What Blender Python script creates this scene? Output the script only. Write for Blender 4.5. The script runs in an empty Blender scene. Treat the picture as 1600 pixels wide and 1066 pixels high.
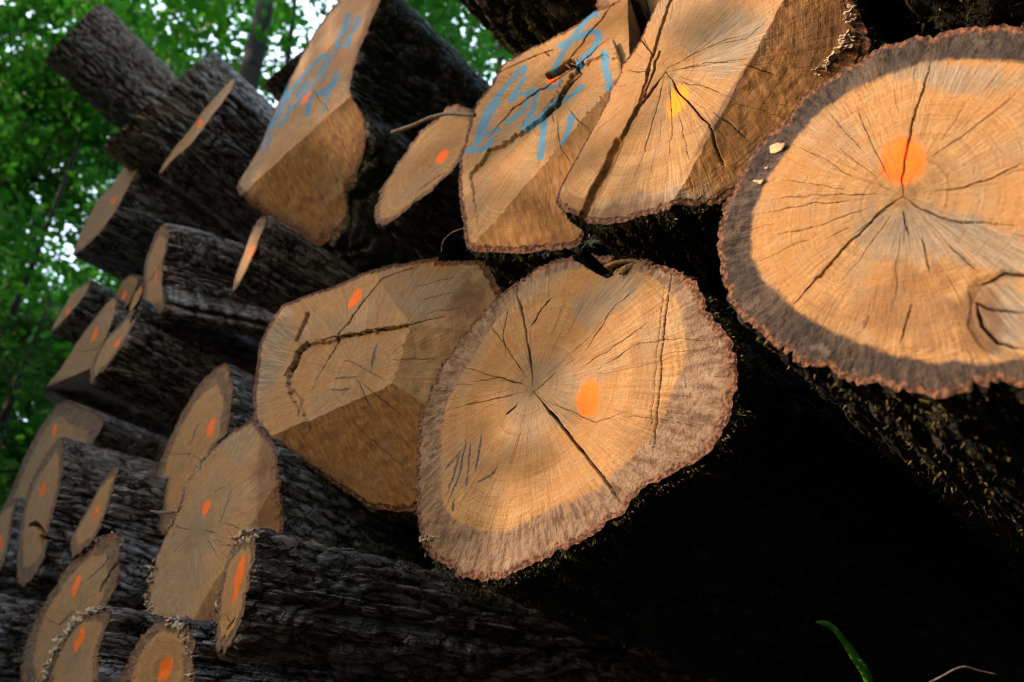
import bpy, math, random
import numpy as np
from mathutils import Vector, Matrix

C = bpy.context.scene.collection
SC = bpy.context.scene
R = math.radians
rng = np.random.default_rng(7)
random.seed(7)

# ------------------------------------------------------------------ camera, sky, sun, exposure
FPX = 1300.0                                   # focal length in photograph pixels (1600 wide)
AX = np.array([1400.0, -917.0, -FPX]); AX /= np.linalg.norm(AX)      # log direction seen by the camera -> world +Y
UP = np.array([-109.0, 1676.0, -FPX]); UP -= AX * (UP @ AX); UP /= np.linalg.norm(UP)   # world +Z
RT = np.cross(AX, UP)                                                  # world +X (along the stack)
M3 = np.array([RT, AX, UP])                    # camera vector -> world vector
CAM_Z = 0.42                                   # camera height above the ground

cam_d = bpy.data.cameras.new('camera'); cam = bpy.data.objects.new('camera', cam_d); C.objects.link(cam)
mw = Matrix(M3.tolist()).to_4x4(); mw.translation = (0, 0, CAM_Z)
cam.matrix_world = mw
cam_d.sensor_fit = 'HORIZONTAL'; cam_d.sensor_width = 36.0; cam_d.lens = 36.0 * FPX / 1600.0
cam_d.clip_start = 0.02; cam_d.clip_end = 400
cam_d.dof.use_dof = True; cam_d.dof.focus_distance = 1.60
APER = 0.0098
cam_d.dof.aperture_fstop = (cam_d.lens / 1000.0) / APER
cam_d.dof.aperture_blades = 7
SC.camera = cam

SUN = Vector((-0.50, -0.86, 0.27)).normalized()   # towards the sun
world = bpy.data.worlds.new('World'); SC.world = world; world.use_nodes = True
nt = world.node_tree; nt.nodes.clear()
wo = nt.nodes.new('ShaderNodeOutputWorld'); bg = nt.nodes.new('ShaderNodeBackground'); sky = nt.nodes.new('ShaderNodeTexSky')
sky.sky_type = 'NISHITA'; sky.sun_disc = False
sky.sun_elevation = math.asin(SUN.z); sky.sun_rotation = math.atan2(SUN.x, SUN.y)
sky.air_density = 1.3; sky.dust_density = 2.0; sky.ozone_density = 1.0
bg.inputs['Strength'].default_value = 0.15
# a bright cloud bank added to the sky to whiten the gaps between leaves
def wn(ty, **kw):
    q = nt.nodes.new(ty)
    for k, v in kw.items(): setattr(q, k, v)
    return q
tc = wn('ShaderNodeTexCoord'); dp = wn('ShaderNodeVectorMath', operation='DOT_PRODUCT'); dp.inputs[1].default_value = (-.60, .30, .74)
nt.links.new(tc.outputs['Generated'], dp.inputs[0])
cn = wn('ShaderNodeTexNoise'); cn.inputs['Scale'].default_value = 5.0; cn.inputs['Detail'].default_value = 5.0; nt.links.new(tc.outputs['Generated'], cn.inputs['Vector'])
ca = wn('ShaderNodeMath', operation='MULTIPLY_ADD'); nt.links.new(cn.outputs[0], ca.inputs[0]); ca.inputs[1].default_value = .5; nt.links.new(dp.outputs['Value'], ca.inputs[2])
cr = wn('ShaderNodeMapRange'); nt.links.new(ca.outputs[0], cr.inputs[0]); cr.inputs[1].default_value = .70; cr.inputs[2].default_value = 1.02
cm = wn('ShaderNodeMix', data_type='RGBA'); nt.links.new(cr.outputs[0], cm.inputs[0]); nt.links.new(sky.outputs[0], cm.inputs[6]); cm.inputs[7].default_value = (5.0, 6.3, 8.0, 1)
nt.links.new(cm.outputs[2], bg.inputs[0]); nt.links.new(bg.outputs[0], wo.inputs[0])
sun_d = bpy.data.lights.new('sun', 'SUN'); sun_d.energy = 2.1; sun_d.angle = R(0.6); sun_d.color = (1.0, 0.77, 0.56)
sun = bpy.data.objects.new('sun', sun_d); C.objects.link(sun)
sun.rotation_euler = SUN.to_track_quat('Z', 'Y').to_euler()
SC.view_settings.view_transform = 'Standard'; SC.view_settings.look = 'None'
SC.view_settings.exposure = 1.52; SC.view_settings.gamma = 1.0
SC.cycles.use_denoising = True
SC.cycles.filter_width = 1.1; SC.cycles.max_bounces = 6; SC.cycles.diffuse_bounces = 2; SC.cycles.transmission_bounces = 4
SC.cycles.sample_clamp_indirect = 4.0

# ------------------------------------------------------------------ geometry helpers
def ray(p):
    p = np.atleast_2d(np.asarray(p, float))
    d = np.stack([p[:, 0] - 800, 533 - p[:, 1], -FPX + 0 * p[:, 0]], 1)
    return d @ M3.T
def proj(P):
    c = np.atleast_2d(P) @ M3
    return np.stack([800 + FPX * c[:, 0] / -c[:, 2], 533 - FPX * c[:, 1] / -c[:, 2]], 1)
def nrm(yaw, pitch):
    y, p = R(yaw), R(pitch)
    return np.array([math.sin(y) * math.cos(p), math.cos(y) * math.cos(p), math.sin(p)])
def at(x, y, Y):
    """point where the line of sight through a photograph pixel meets the vertical plane at distance Y (camera at origin)"""
    r = ray((x, y))[0]; return r * (Y / r[1])
def atd(x, y, depth):
    r = ray((x, y))[0]; return r * (depth / FPX)

def _h(i, j, k, seed):
    n = (i * 374761393 + j * 668265263 + k * 2147483647 + seed * 1274126177) & 0xFFFFFFFF
    n = ((n ^ (n >> 13)) * 1274126177) & 0xFFFFFFFF
    n = ((n ^ (n >> 15)) * 2246822519) & 0xFFFFFFFF
    return ((n ^ (n >> 16)) & 0xFFFFFF) / float(0xFFFFFF)
def noise(x, y, z=0.0, seed=0):
    x, y, z = np.broadcast_arrays(np.asarray(x, float), np.asarray(y, float), np.asarray(z, float))
    i, j, k = np.floor(x).astype(np.int64), np.floor(y).astype(np.int64), np.floor(z).astype(np.int64)
    fx, fy, fz = x - i, y - j, z - k
    fx = fx * fx * (3 - 2 * fx); fy = fy * fy * (3 - 2 * fy); fz = fz * fz * (3 - 2 * fz)
    r = 0
    for a in (0, 1):
        for b in (0, 1):
            for c in (0, 1):
                w = (fx if a else 1 - fx) * (fy if b else 1 - fy) * (fz if c else 1 - fz)
                r = r + w * _h(i + a, j + b, k + c, seed)
    return r
def fbm(x, y, z=0.0, seed=0, o=3):
    r, a, t = 0, 1.0, 0
    for q in range(o):
        r = r + a * noise(x * 2 ** q, y * 2 ** q, z * 2 ** q, seed + q * 17); t += a; a *= .5
    return r / t
def worley(x, y, z, seed=0):
    """F2 - F1 and a random value per cell"""
    i, j, k = np.floor(x).astype(np.int64), np.floor(y).astype(np.int64), np.floor(z).astype(np.int64)
    f1 = np.full(x.shape, 9.0); f2 = f1.copy(); cv = np.zeros(x.shape)
    for a in (-1, 0, 1):
        for b in (-1, 0, 1):
            for c in (-1, 0, 1):
                I, J, K = i + a, j + b, k + c
                d = (I + _h(I, J, K, seed) - x) ** 2 + (J + _h(I, J, K, seed + 1) - y) ** 2 + (K + _h(I, J, K, seed + 2) - z) ** 2
                n = d < f1; f2 = np.where(n, f1, np.minimum(f2, d)); cv = np.where(n, _h(I, J, K, seed + 3), cv); f1 = np.where(n, d, f1)
    return np.sqrt(f2) - np.sqrt(f1), cv
def smooth(e0, e1, x):
    t = np.clip((x - e0) / (e1 - e0), 0, 1); return t * t * (3 - 2 * t)
def segdist(P, poly):
    """distance from points to a polyline, with the fraction along it"""
    d = np.full(len(P), 1e9); f = np.zeros(len(P)); n = len(poly) - 1
    for i in range(n):
        a, b = np.asarray(poly[i], float), np.asarray(poly[i + 1], float)
        ab = b - a; t = np.clip(((P - a) @ ab) / max(ab @ ab, 1e-9), 0, 1)
        q = np.hypot(*(P - a - t[:, None] * ab).T)
        m = q < d; d[m] = q[m]; f[m] = (i + t[m]) / n
    return d, f
def catmull(pts, n):
    """closed smooth curve resampled to n points evenly by length"""
    p = np.asarray(pts, float); out = []
    for i in range(len(p)):
        p0, p1, p2, p3 = p[i - 1], p[i], p[(i + 1) % len(p)], p[(i + 2) % len(p)]
        for t in np.linspace(0, 1, 12, endpoint=False):
            out.append(.5 * ((2 * p1) + (-p0 + p2) * t + (2 * p0 - 5 * p1 + 4 * p2 - p3) * t * t + (-p0 + 3 * p1 - 3 * p2 + p3) * t ** 3))
    out = np.array(out); return out
def by_angle(curve, c, th):
    """radius of a closed curve around c at the angles th (outermost crossing kept single by sorting)"""
    d = curve - c; a = np.arctan2(d[:, 1], d[:, 0]); r = np.hypot(d[:, 0], d[:, 1])
    o = np.argsort(a); a, r = a[o], r[o]
    a = np.concatenate([a - 2 * np.pi, a, a + 2 * np.pi]); r = np.concatenate([r, r, r])
    th = (th + np.pi) % (2 * np.pi) - np.pi
    return np.interp(th, a, r)

OFF = np.array([0, 0, CAM_Z])
def mesh_obj(name, verts, faces, mat, parent=None, smoothed=True, attrs=None):
    me = bpy.data.meshes.new(name)
    verts = np.asarray(verts, np.float32)
    if isinstance(faces, np.ndarray):
        nf, k = faces.shape
        me.vertices.add(len(verts)); me.vertices.foreach_set('co', verts.ravel())
        me.loops.add(nf * k); me.loops.foreach_set('vertex_index', faces.astype(np.int32).ravel())
        me.polygons.add(nf); me.polygons.foreach_set('loop_start', np.arange(0, nf * k, k, dtype=np.int32))
        me.update(calc_edges=True); me.validate()
    else:
        me.from_pydata(verts.tolist(), [], faces)
    if smoothed: me.polygons.foreach_set('use_smooth', np.ones(len(me.polygons), bool))
    for k, v in (attrs or {}).items():
        v = np.asarray(v, np.float32)
        if v.ndim == 1: a = me.attributes.new(k, 'FLOAT', 'POINT'); a.data.foreach_set('value', v)
        elif v.shape[1] == 3: a = me.attributes.new(k, 'FLOAT_VECTOR', 'POINT'); a.data.foreach_set('vector', v.ravel())
        else: a = me.attributes.new(k, 'FLOAT_COLOR', 'POINT'); a.data.foreach_set('color', v.ravel())
    me.materials.append(mat)
    ob = bpy.data.objects.new(name, me); C.objects.link(ob)
    if parent is not None: ob.parent = parent
    return ob
def submesh(verts, faces, attrs, keep):
    f = faces[keep]; idx, inv = np.unique(f, return_inverse=True)
    return verts[idx], inv.reshape(f.shape), {k: v[idx] for k, v in attrs.items()}
def thing(name, label, cat, loc, group=None):
    o = bpy.data.objects.new(name, None); C.objects.link(o); o.location = Vector(loc) ; o.empty_display_size = .1
    o['label'] = label; o['category'] = cat
    if group: o['group'] = group
    return o
def tag(o, label, cat, group=None):
    o['label'] = label; o['category'] = cat
    if group: o['group'] = group
    return o

# ------------------------------------------------------------------ materials
class NT:
    def __init__(s, name):
        s.m = bpy.data.materials.new(name); s.m.use_nodes = True; s.t = s.m.node_tree; s.t.nodes.clear()
        s.out = s.n('ShaderNodeOutputMaterial')
    def n(s, ty, **kw):
        q = s.t.nodes.new(ty)
        for k, v in kw.items(): setattr(q, k, v)
        return q
    def l(s, a, b): s.t.links.new(a, b)
    def set(s, sock, v):
        if isinstance(v, bpy.types.NodeSocket): s.l(v, sock)
        else: sock.default_value = v
    def attr(s, name, out='Color'):
        return s.n('ShaderNodeAttribute', attribute_name=name).outputs[out]
    def math(s, op, a, b=0.0, c=0.0):
        q = s.n('ShaderNodeMath', operation=op); s.set(q.inputs[0], a); s.set(q.inputs[1], b); s.set(q.inputs[2], c); return q.outputs[0]
    def vmul(s, v, k):
        q = s.n('ShaderNodeVectorMath', operation='MULTIPLY'); s.set(q.inputs[0], v); s.set(q.inputs[1], k); return q.outputs[0]
    def noise(s, vec, scale, detail=3.0, rough=.55, dist=0.0, out='Fac'):
        q = s.n('ShaderNodeTexNoise'); s.set(q.inputs['Vector'], vec); q.inputs['Scale'].default_value = scale
        q.inputs['Detail'].default_value = detail; q.inputs['Roughness'].default_value = rough; q.inputs['Distortion'].default_value = dist
        return q.outputs[out]
    def mix(s, f, a, b, blend='MIX'):
        q = s.n('ShaderNodeMix', data_type='RGBA', blend_type=blend)
        s.set(q.inputs[0], f); s.set(q.inputs[6], a if not isinstance(a, tuple) else (*a, 1)); s.set(q.inputs[7], b if not isinstance(b, tuple) else (*b, 1))
        return q.outputs[2]
    def rng(s, v, a, b, c=0.0, d=1.0):
        q = s.n('ShaderNodeMapRange', interpolation_type='SMOOTHSTEP'); s.set(q.inputs[0], v)
        q.inputs[1].default_value = a; q.inputs[2].default_value = b; q.inputs[3].default_value = c; q.inputs[4].default_value = d
        return q.outputs[0]
    def sep(s, v):
        q = s.n('ShaderNodeSeparateXYZ'); s.l(v, q.inputs[0]); return q.outputs
    def comb(s, x, y, z):
        q = s.n('ShaderNodeCombineXYZ'); s.set(q.inputs[0], x); s.set(q.inputs[1], y); s.set(q.inputs[2], z); return q.outputs[0]
    def obj(s): return s.n('ShaderNodeTexCoord').outputs['Object']
    def bump(s, h, dist, strength=1.0, normal=None):
        q = s.n('ShaderNodeBump'); s.set(q.inputs['Height'], h); q.inputs['Distance'].default_value = dist; q.inputs['Strength'].default_value = strength
        if normal: s.l(normal, q.inputs['Normal'])
        return q.outputs[0]
    def bsdf(s, col, rough=.8, normal=None, spec=.3, **kw):
        q = s.n('ShaderNodeBsdfPrincipled'); s.set(q.inputs['Base Color'], col if not isinstance(col, tuple) else (*col, 1)); s.set(q.inputs['Roughness'], rough)
        q.inputs['Specular IOR Level'].default_value = spec
        if normal: s.l(normal, q.inputs['Normal'])
        s.l(q.outputs[0], s.out.inputs[0]); return q

def make_wood():
    m = NT('oak_end_grain')
    wc = m.attr('wc', 'Vector'); cx, cy, s = m.sep(wc)
    m1 = m.attr('m1'); o_, b_, k_ = m.sep(m1); rim = m.attr('m1', 'Alpha')
    m2 = m.attr('m2'); g_, br_, pen = m.sep(m2); fac = m.attr('m2', 'Alpha')
    rd = m.attr('rd', 'Fac'); P = m.obj()
    big = m.noise(P, 4.5, 3.0); mid = m.noise(P, 22.0, 4.0, .6); fine = m.noise(P, 190.0, 3.0, .65)
    wr = m.math('ADD', rd, m.math('MULTIPLY', m.noise(P, 9.0, 2.0), 0.012))
    ring = m.noise(m.comb(m.math('MULTIPLY', wr, 175.0), 0.0, 0.0), 1.0, 2.0, .6)
    ringb = m.noise(m.comb(m.math('MULTIPLY', wr, 40.0), 3.0, 0.0), 1.0, 2.0, .6)
    rays = m.noise(m.vmul(wc, (42.0, 42.0, 3.5)), 1.0, 3.0, .65)
    rays2 = m.noise(m.vmul(wc, (85.0, 85.0, 6.0)), 1.0, 2.0, .6)
    col = m.mix(m.rng(ring, .36, .62), (.41, .215, .080), (.215, .100, .035))
    col = m.mix(m.rng(ringb, .35, .7, 0, .75), col, (.44, .26, .11))
    col = m.mix(m.rng(ring, .66, .74, 0, .5), col, (.17, .075, .028))
    col = m.mix(m.rng(m.noise(P, 3.2, 4.0, .65), .47, .62, 0, .55), col, (.26, .125, .055))
    col = m.mix(m.rng(rays2, .42, .68, 0, .55), col, (.50, .32, .155))
    col = m.mix(m.rng(rays, .46, .70, 0, .75), col, (.21, .10, .037))
    col = m.mix(m.rng(big, .38, .62, 0, .7), col, (.35, .160, .050)); col = m.mix(m.rng(m.noise(P, 8.0, 3.0, .6), .52, .68, 0, .5), col, (.27, .20, .135))
    col = m.mix(m.rng(mid, .5, .8, 0, .45), col, (.33, .225, .13))
    col = m.mix(m.rng(fine, .52, .68, 0, .5), col, (.20, .11, .048)); col = m.mix(m.rng(m.noise(m.vmul(P, (30.0, 1.0, 300.0)), 1.0, 3.0), .55, .70, 0, .30), col, (.56, .42, .26))
    # freshly cut bevels: long grain, deep orange brown
    grain = m.noise(m.vmul(P, (95.0, 40.0, 12.0)), 1.0, 5.0, .65)
    fcol = m.mix(m.rng(grain, .27, .73), (.17, .070, .020), (.37, .18, .058))
    fcol = m.mix(m.rng(m.noise(P, 9.0, 3.0), .46, .64, 0, .45), fcol, (.24, .135, .07)); fcol = m.mix(m.rng(m.noise(m.vmul(P, (160.0, 60.0, 14.0)), 1.0, 3.0), .58, .70, 0, .4), fcol, (.09, .04, .014))
    col = m.mix(fac, col, fcol)
    # weathered stains, and the grey and brown that stand in for shade
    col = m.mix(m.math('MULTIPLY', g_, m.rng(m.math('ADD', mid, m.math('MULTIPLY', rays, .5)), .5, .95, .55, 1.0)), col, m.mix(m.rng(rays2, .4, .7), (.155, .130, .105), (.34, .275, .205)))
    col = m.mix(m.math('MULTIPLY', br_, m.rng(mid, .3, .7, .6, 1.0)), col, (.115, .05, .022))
    # sapwood rim: mottled violet-brown with pale fungal bloom
    rt = m.attr('rt', 'Fac')
    mot = m.noise(m.vmul(wc, (30.0, 30.0, 9.0)), 1.0, 5.0, .68); mot2 = m.noise(P, 26.0, 4.0, .6); mot3 = m.noise(P, 11.0, 3.0, .6)
    rdark = m.mix(m.rng(mot, .36, .64), (.011, .008, .007), (.062, .043, .033))
    rdark = m.mix(m.rng(mot2, .56, .74, 0, .45), rdark, (.24, .19, .17))
    rdark = m.mix(m.rng(mot3, .50, .60, 0, .75), rdark, (.022, .017, .018)); rdark = m.mix(m.rng(mot3, .46, .38, 0, .6), rdark, (.115, .078, .060))
    rpale = m.mix(m.rng(mot, .34, .62), (.24, .125, .070), (.48, .30, .185))
    rpale = m.mix(m.rng(mot2, .42, .30, 0, .6), rpale, (.13, .072, .050))
    rpale = m.mix(m.rng(mot2, .56, .72, 0, .8), rpale, (.56, .39, .26))
    rc = m.mix(rt, rdark, rpale)
    col = m.mix(m.rng(m.math('ADD', rim, m.math('MULTIPLY', m.math('SUBTRACT', mot2, .5), .55)), .40, .58), col, rc)
    edge = m.rng(m.math('ADD', s, m.math('MULTIPLY', m.math('SUBTRACT', m.noise(P, 45.0, 3.0), .5), .05)), .955, .972)
    col = m.mix(edge, col, m.mix(m.rng(m.noise(P, 120.0, 3.0), .4, .65), (.055, .024, .014), (.24, .105, .058)))
    # marks
    sp = m.rng(m.math('ADD', m.math('MULTIPLY', fine, .55), m.math('MULTIPLY', rays2, .45)), .36, .60)
    oc = m.math('MULTIPLY', m.rng(m.math('MULTIPLY', o_, m.math('ADD', .55, sp)), .12, .85), .92)
    ocol = m.mix(m.attr('yel', 'Fac'), (.95, .16, .006), (1.0, .33, .008))
    col = m.mix(oc, col, ocol)
    bc = m.math('MULTIPLY', m.rng(m.math('MULTIPLY', b_, m.math('ADD', .45, sp)), .2, .8), .85)
    col = m.mix(bc, col, m.mix(rays, (.010, .17, .40), (.04, .28, .50)))
    col = m.mix(m.math('MULTIPLY', pen, m.rng(fine, .3, .55, .35, .95)), col, (.035, .045, .06))
    col = m.mix(m.rng(k_, .16, .62), col, (.028, .013, .007))
    h = m.math('ADD', m.math('MULTIPLY', ring, .5), m.math('MULTIPLY', rays2, .6)); h = m.math('ADD', h, m.math('MULTIPLY', fine, .6))
    h = m.math('ADD', h, m.math('MULTIPLY', m.math('MULTIPLY', m.math('ADD', mot, fine), 1.4), m.math('MAXIMUM', rim, edge)))
    h = m.math('ADD', h, m.math('MULTIPLY', grain, m.math('MULTIPLY', fac, .5)))
    m.bsdf(col, .78, m.bump(h, .0030, 1.0), spec=.25)
    return m.m
def make_bark():
    m = NT('oak_bark')
    P = m.obj(); bh = m.attr('bh', 'Fac'); ms = m.attr('mo', 'Fac'); pale = m.attr('pale', 'Fac'); shade_dk = m.attr('shade_dk', 'Fac'); cell = m.attr('cell', 'Fac')
    n1 = m.noise(P, 14.0, 4.0, .6); n2 = m.noise(m.vmul(P, (1, .45, 1)), 75.0, 6.0, .7); n3 = m.noise(P, 6.0, 2.0)
    wp = m.n('ShaderNodeVectorMath', operation='ADD'); m.l(m.vmul(P, (1, .30, 1)), wp.inputs[0]); m.l(m.vmul(m.noise(P, 22.0, 3.0, .6, out='Color'), (.045, .045, .045)), wp.inputs[1])
    vo = m.n('ShaderNodeTexVoronoi', feature='DISTANCE_TO_EDGE'); m.l(wp.outputs[0], vo.inputs['Vector']); vo.inputs['Scale'].default_value = 34.0
    pl8 = m.rng(vo.outputs['Distance'], .0, .14)
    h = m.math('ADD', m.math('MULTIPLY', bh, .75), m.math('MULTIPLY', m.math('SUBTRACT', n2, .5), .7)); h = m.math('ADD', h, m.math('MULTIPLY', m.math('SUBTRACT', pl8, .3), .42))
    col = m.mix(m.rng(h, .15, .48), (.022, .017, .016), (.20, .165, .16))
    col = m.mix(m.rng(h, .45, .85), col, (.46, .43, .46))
    col = m.mix(m.rng(n1, .52, .70, 0, .75), col, (.10, .050, .036))
    col = m.mix(m.math('MULTIPLY', m.rng(n3, .45, .62), m.rng(n2, .45, .62, 0, .7)), col, (.36, .39, .38))
    col = m.mix(m.math('MULTIPLY', pale, m.rng(m.noise(m.vmul(P, (1, .15, 1)), 9.0, 4.0, .65), .56, .62)), col, (.34, .27, .20))
    col = m.mix(m.math('MULTIPLY', ms, m.rng(n1, .38, .55)), col, m.mix(n2, (.018, .028, .008), (.085, .105, .022)))
    col = m.mix(m.attr('hue', 'Fac'), col, m.mix(.75, col, (1.0, .74, .55), 'MULTIPLY')); col = m.mix(m.rng(m.noise(P, 5.0, 4.0, .7), .55, .66, 0, .6), col, (.13, .062, .040))
    col = m.mix(cell, col, m.mix(.38, col, (.36, .34, .37)))
    col = m.mix(shade_dk, col, m.mix(.90, col, (.004, .003, .002)))  # near-black bark on chosen logs, standing in for the shade under them
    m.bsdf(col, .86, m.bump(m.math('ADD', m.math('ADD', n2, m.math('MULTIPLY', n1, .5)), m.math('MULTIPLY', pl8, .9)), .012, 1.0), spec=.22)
    return m.m
def make_simple(name, c0, c1, scale, rough=.8, dist=.002, trans=0.0, spec=.3, attr=None):
    m = NT(name); P = m.obj(); n = m.noise(P, scale, 4.0, .6)
    f = m.rng(n, .35, .65)
    if attr: f = m.math('ADD', m.math('MULTIPLY', f, .4), m.math('MULTIPLY', m.attr(attr, 'Fac'), .6))
    col = m.mix(f, c0, c1)
    if trans:
        b = m.bsdf(col, rough, m.bump(n, dist, .6), spec)
        t = m.n('ShaderNodeBsdfTranslucent'); m.l(m.mix(.35, col, (.12, .42, .01)), t.inputs[0])
        x = m.n('ShaderNodeMixShader'); x.inputs[0].default_value = trans
        m.l(b.outputs[0], x.inputs[1]); m.l(t.outputs[0], x.inputs[2]); m.l(x.outputs[0], m.out.inputs[0])
    else: m.bsdf(col, rough, m.bump(n, dist, .8), spec)
    return m.m
WOOD = make_wood(); BARK = make_bark()
MOSS = make_simple('moss', (.026, .024, .007), (.23, .17, .06), 60.0, .95, .001, .25, attr='tone')
GREENMOSS = make_simple('green_moss', (.012, .030, .008), (.05, .10, .022), 60.0, .95, .001, .3, attr='tone')
LEAF = make_simple('beech_leaf', (.003, .075, .014), (.014, .165, .022), 2.0, .45, .0005, .45, attr='tone')
YLEAF = make_simple('young_beech_leaf', (.012, .15, .014), (.050, .27, .018), 2.0, .45, .0005, .55, attr='tone')
DLEAF = make_simple('fir_needles', (.006, .045, .012), (.014, .10, .022), 3.0, .6, .0005, .25, attr='tone')
TRUNK = make_simple('beech_bark', (.008, .009, .009), (.026, .027, .027), 6.0, .85, .01)
SOIL = make_simple('forest_soil', (.010, .008, .006), (.028, .021, .014), 9.0, .95, .01)
FUNG = make_simple('bracket_fungus_skin', (.30, .20, .13), (.62, .52, .42), 90.0, .75, .001, attr='tone')
TWIG = make_simple('twig_bark', (.09, .060, .045), (.22, .16, .12), 160.0, .7, .0008)
SPLINT = make_simple('split_wood', (.16, .085, .04), (.42, .25, .12), 150.0, .8, .001)
DRYLEAF = make_simple('dry_scrap', (.42, .24, .13), (.66, .46, .30), 110.0, .7, .0008)
GRASS = make_simple('grass_blade_skin', (.05, .22, .025), (.13, .38, .05), 40.0, .4, .0005, .35)

# end-face outlines
# outline: end-face outline in photograph pixels (1600x1066)
O={}
O['F']=[(893,398),(965,400),(1032,416),(1084,442),(1105,473),(1133,514),(1151,561),(1148,607),(1136,659),(1099,710),(1053,736),(1001,765),(970,798),(929,834),(872,868),(815,894),(753,908),(702,891),(666,855),(653,808),(650,741),(651,700),(661,638),(681,592),(707,545),(743,499),(779,463),(815,434),(857,411)]
O['E']=[(1550,39),(1475,47),(1428,61),(1381,75),(1337,97),(1303,119),(1256,150),(1234,175),(1194,216),(1166,256),(1147,297),(1130,328),(1124,364),(1123,405),(1132,443),(1145,479),(1183,517),(1221,545),(1250,565),(1304,581),(1349,600),(1419,609),(1483,614),(1600,606),(1680,585),(1745,520),(1780,430),(1780,320),(1750,200),(1690,100),(1620,48)]
O['G']=[(395,633),(399,591),(405,540),(418,511),(439,479),(456,471),(507,452),(549,435),(583,422),(633,410),(671,403),(709,407),(747,409),(768,426),(790,470),(785,560),(750,680),(700,760),(650,795),(633,798),(591,798),(566,785),(528,760),(485,734),(443,713),(418,684),(401,663)]
O['A']=[(578,-50),(592,-28),(594,0),(583,28),(562,81),(551,113),(549,148),(566,178),(571,211),(566,247),(555,275),(541,298),(543,316),(541,348),(526,365),(500,384),(489,382),(470,369),(451,360),(427,346),(406,331),(384,312),(371,297),(371,288),(385,265),(405,230),(430,170),(460,110),(478,75),(505,30),(530,0),(545,-25),(560,-43)]
O['B']=[(716,163),(738,172),(740,197),(735,222),(724,239),(713,259),(682,292),(648,317),(626,337),(597,354),(586,343),(589,315),(595,295),(614,270),(628,245),(648,219),(665,197),(688,180),(699,166)]
O['C']=[(1040,-20),(1010,-30),(967,0),(931,17),(908,34),(875,53),(841,70),(804,90),(784,104),(768,132),(742,166),(731,203),(720,245),(715,276),(717,300),(721,343),(728,379),(738,391),(800,396),(850,392),(905,380),(920,330),(960,200),(1000,80)]
O['D']=[(1030,0),(1003,56),(971,108),(937,181),(902,243),(871,302),(875,325),(919,347),(951,351),(996,342),(1031,330),(1058,319),(1093,323),(1128,319),(1155,303),(1200,285),(1260,230),(1330,130),(1358,70),(1347,34),(1333,0),(1300,-80),(1200,-150),(1100,-120),(1060,-50)]
O['L21']=[(387,836),(397,833),(400,858),(395,886),(387,927),(378,967),(369,992),(350,1019),(339,1017),(337,999),(339,967),(341,930),(347,905),(356,874),(369,849)]
O['L17']=[(385,660),(335,700),(300,740),(280,790),(265,825),(252,850),(238,892),(230,920),(232,960),(245,972),(300,975),(335,980),(380,950),(420,900),(442,830),(440,760),(430,700),(405,665)]
O['L16']=[(350,570),(312,600),(282,650),(258,700),(245,740),(241,775),(244,812),(250,832),(268,832),(300,780),(335,700),(355,675),(362,630),(362,595)]
O['L13']=[(92,686),(100,688),(99,705),(97,740),(90,780),(80,812),(75,835),(70,868),(57,895),(37,915),(27,907),(26,875),(30,825),(40,780),(55,740),(75,705)]
O['L14']=[(185,730),(180,750),(175,775),(160,817),(150,837),(135,855),(115,868),(110,850),(117,830),(130,805),(147,775),(162,750)]
O['L12']=[(97,627),(125,635),(160,655),(150,685),(110,740),(75,800),(40,850),(0,880),(-12,850),(2,800),(15,770),(30,735),(50,690),(75,650)]
O['L15']=[(25,778),(22,800),(12,860),(-5,900),(-30,920),(-40,890),(-25,840),(0,800)]
O['L18']=[(175,832),(150,842),(125,865),(100,892),(82,920),(62,955),(47,990),(37,1017),(32,1050),(35,1075),(45,1100),(70,1110),(95,1080),(120,1030),(150,970),(170,940),(185,905),(187,875),(185,842)]
O['L19']=[(160,952),(140,955),(120,970),(100,995),(85,1020),(72,1050),(70,1080),(80,1110),(120,1120),(150,1080),(155,1040),(160,1000),(172,962)]
O['L20']=[(255,968),(285,972),(300,990),(305,1030),(300,1080),(270,1130),(215,1135),(185,1100),(190,1050),(210,1010),(230,985)]
O['L10']=[(183,465),(180,491),(169,522),(157,545),(145,575),(140,600),(135,630),(115,640),(90,630),(68,613),(94,576),(112,548),(131,519),(150,493),(170,470)]
O['L11']=[(210,484),(212,499),(199,525),(184,551),(165,576),(148,591),(142,600),(140,594),(142,579),(150,555),(165,532),(180,514),(199,493)]
O['L09']=[(223,444),(221,459),(214,474),(202,489),(201,486),(208,465),(217,448)]
O['L08']=[(206,429),(216,435),(214,450),(204,470),(189,487),(180,490),(176,475),(187,446),(195,435)]
O['L07']=[(142,439),(135,457),(116,482),(97,504),(82,519),(80,516),(88,499),(103,474),(120,452),(135,441)]
O['L05']=[(253,353),(263,359),(262,384),(256,412),(253,455),(258,469),(252,491),(225,488),(224,457),(225,421),(231,396),(242,367)]
O['L06']=[(416,342),(405,376),(394,404),(377,438),(366,455),(364,449),(371,421),(385,384),(399,348)]
O['L04']=[(219,255),(208,281),(197,300),(180,331),(155,365),(118,398),(115,396),(121,376),(138,337),(163,300),(174,292),(191,267),(205,255)]
O['L03']=[(368,122),(363,138),(337,174),(301,222),(270,250),(253,269),(249,267),(264,242),(292,208),(323,166),(357,129)]

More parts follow.
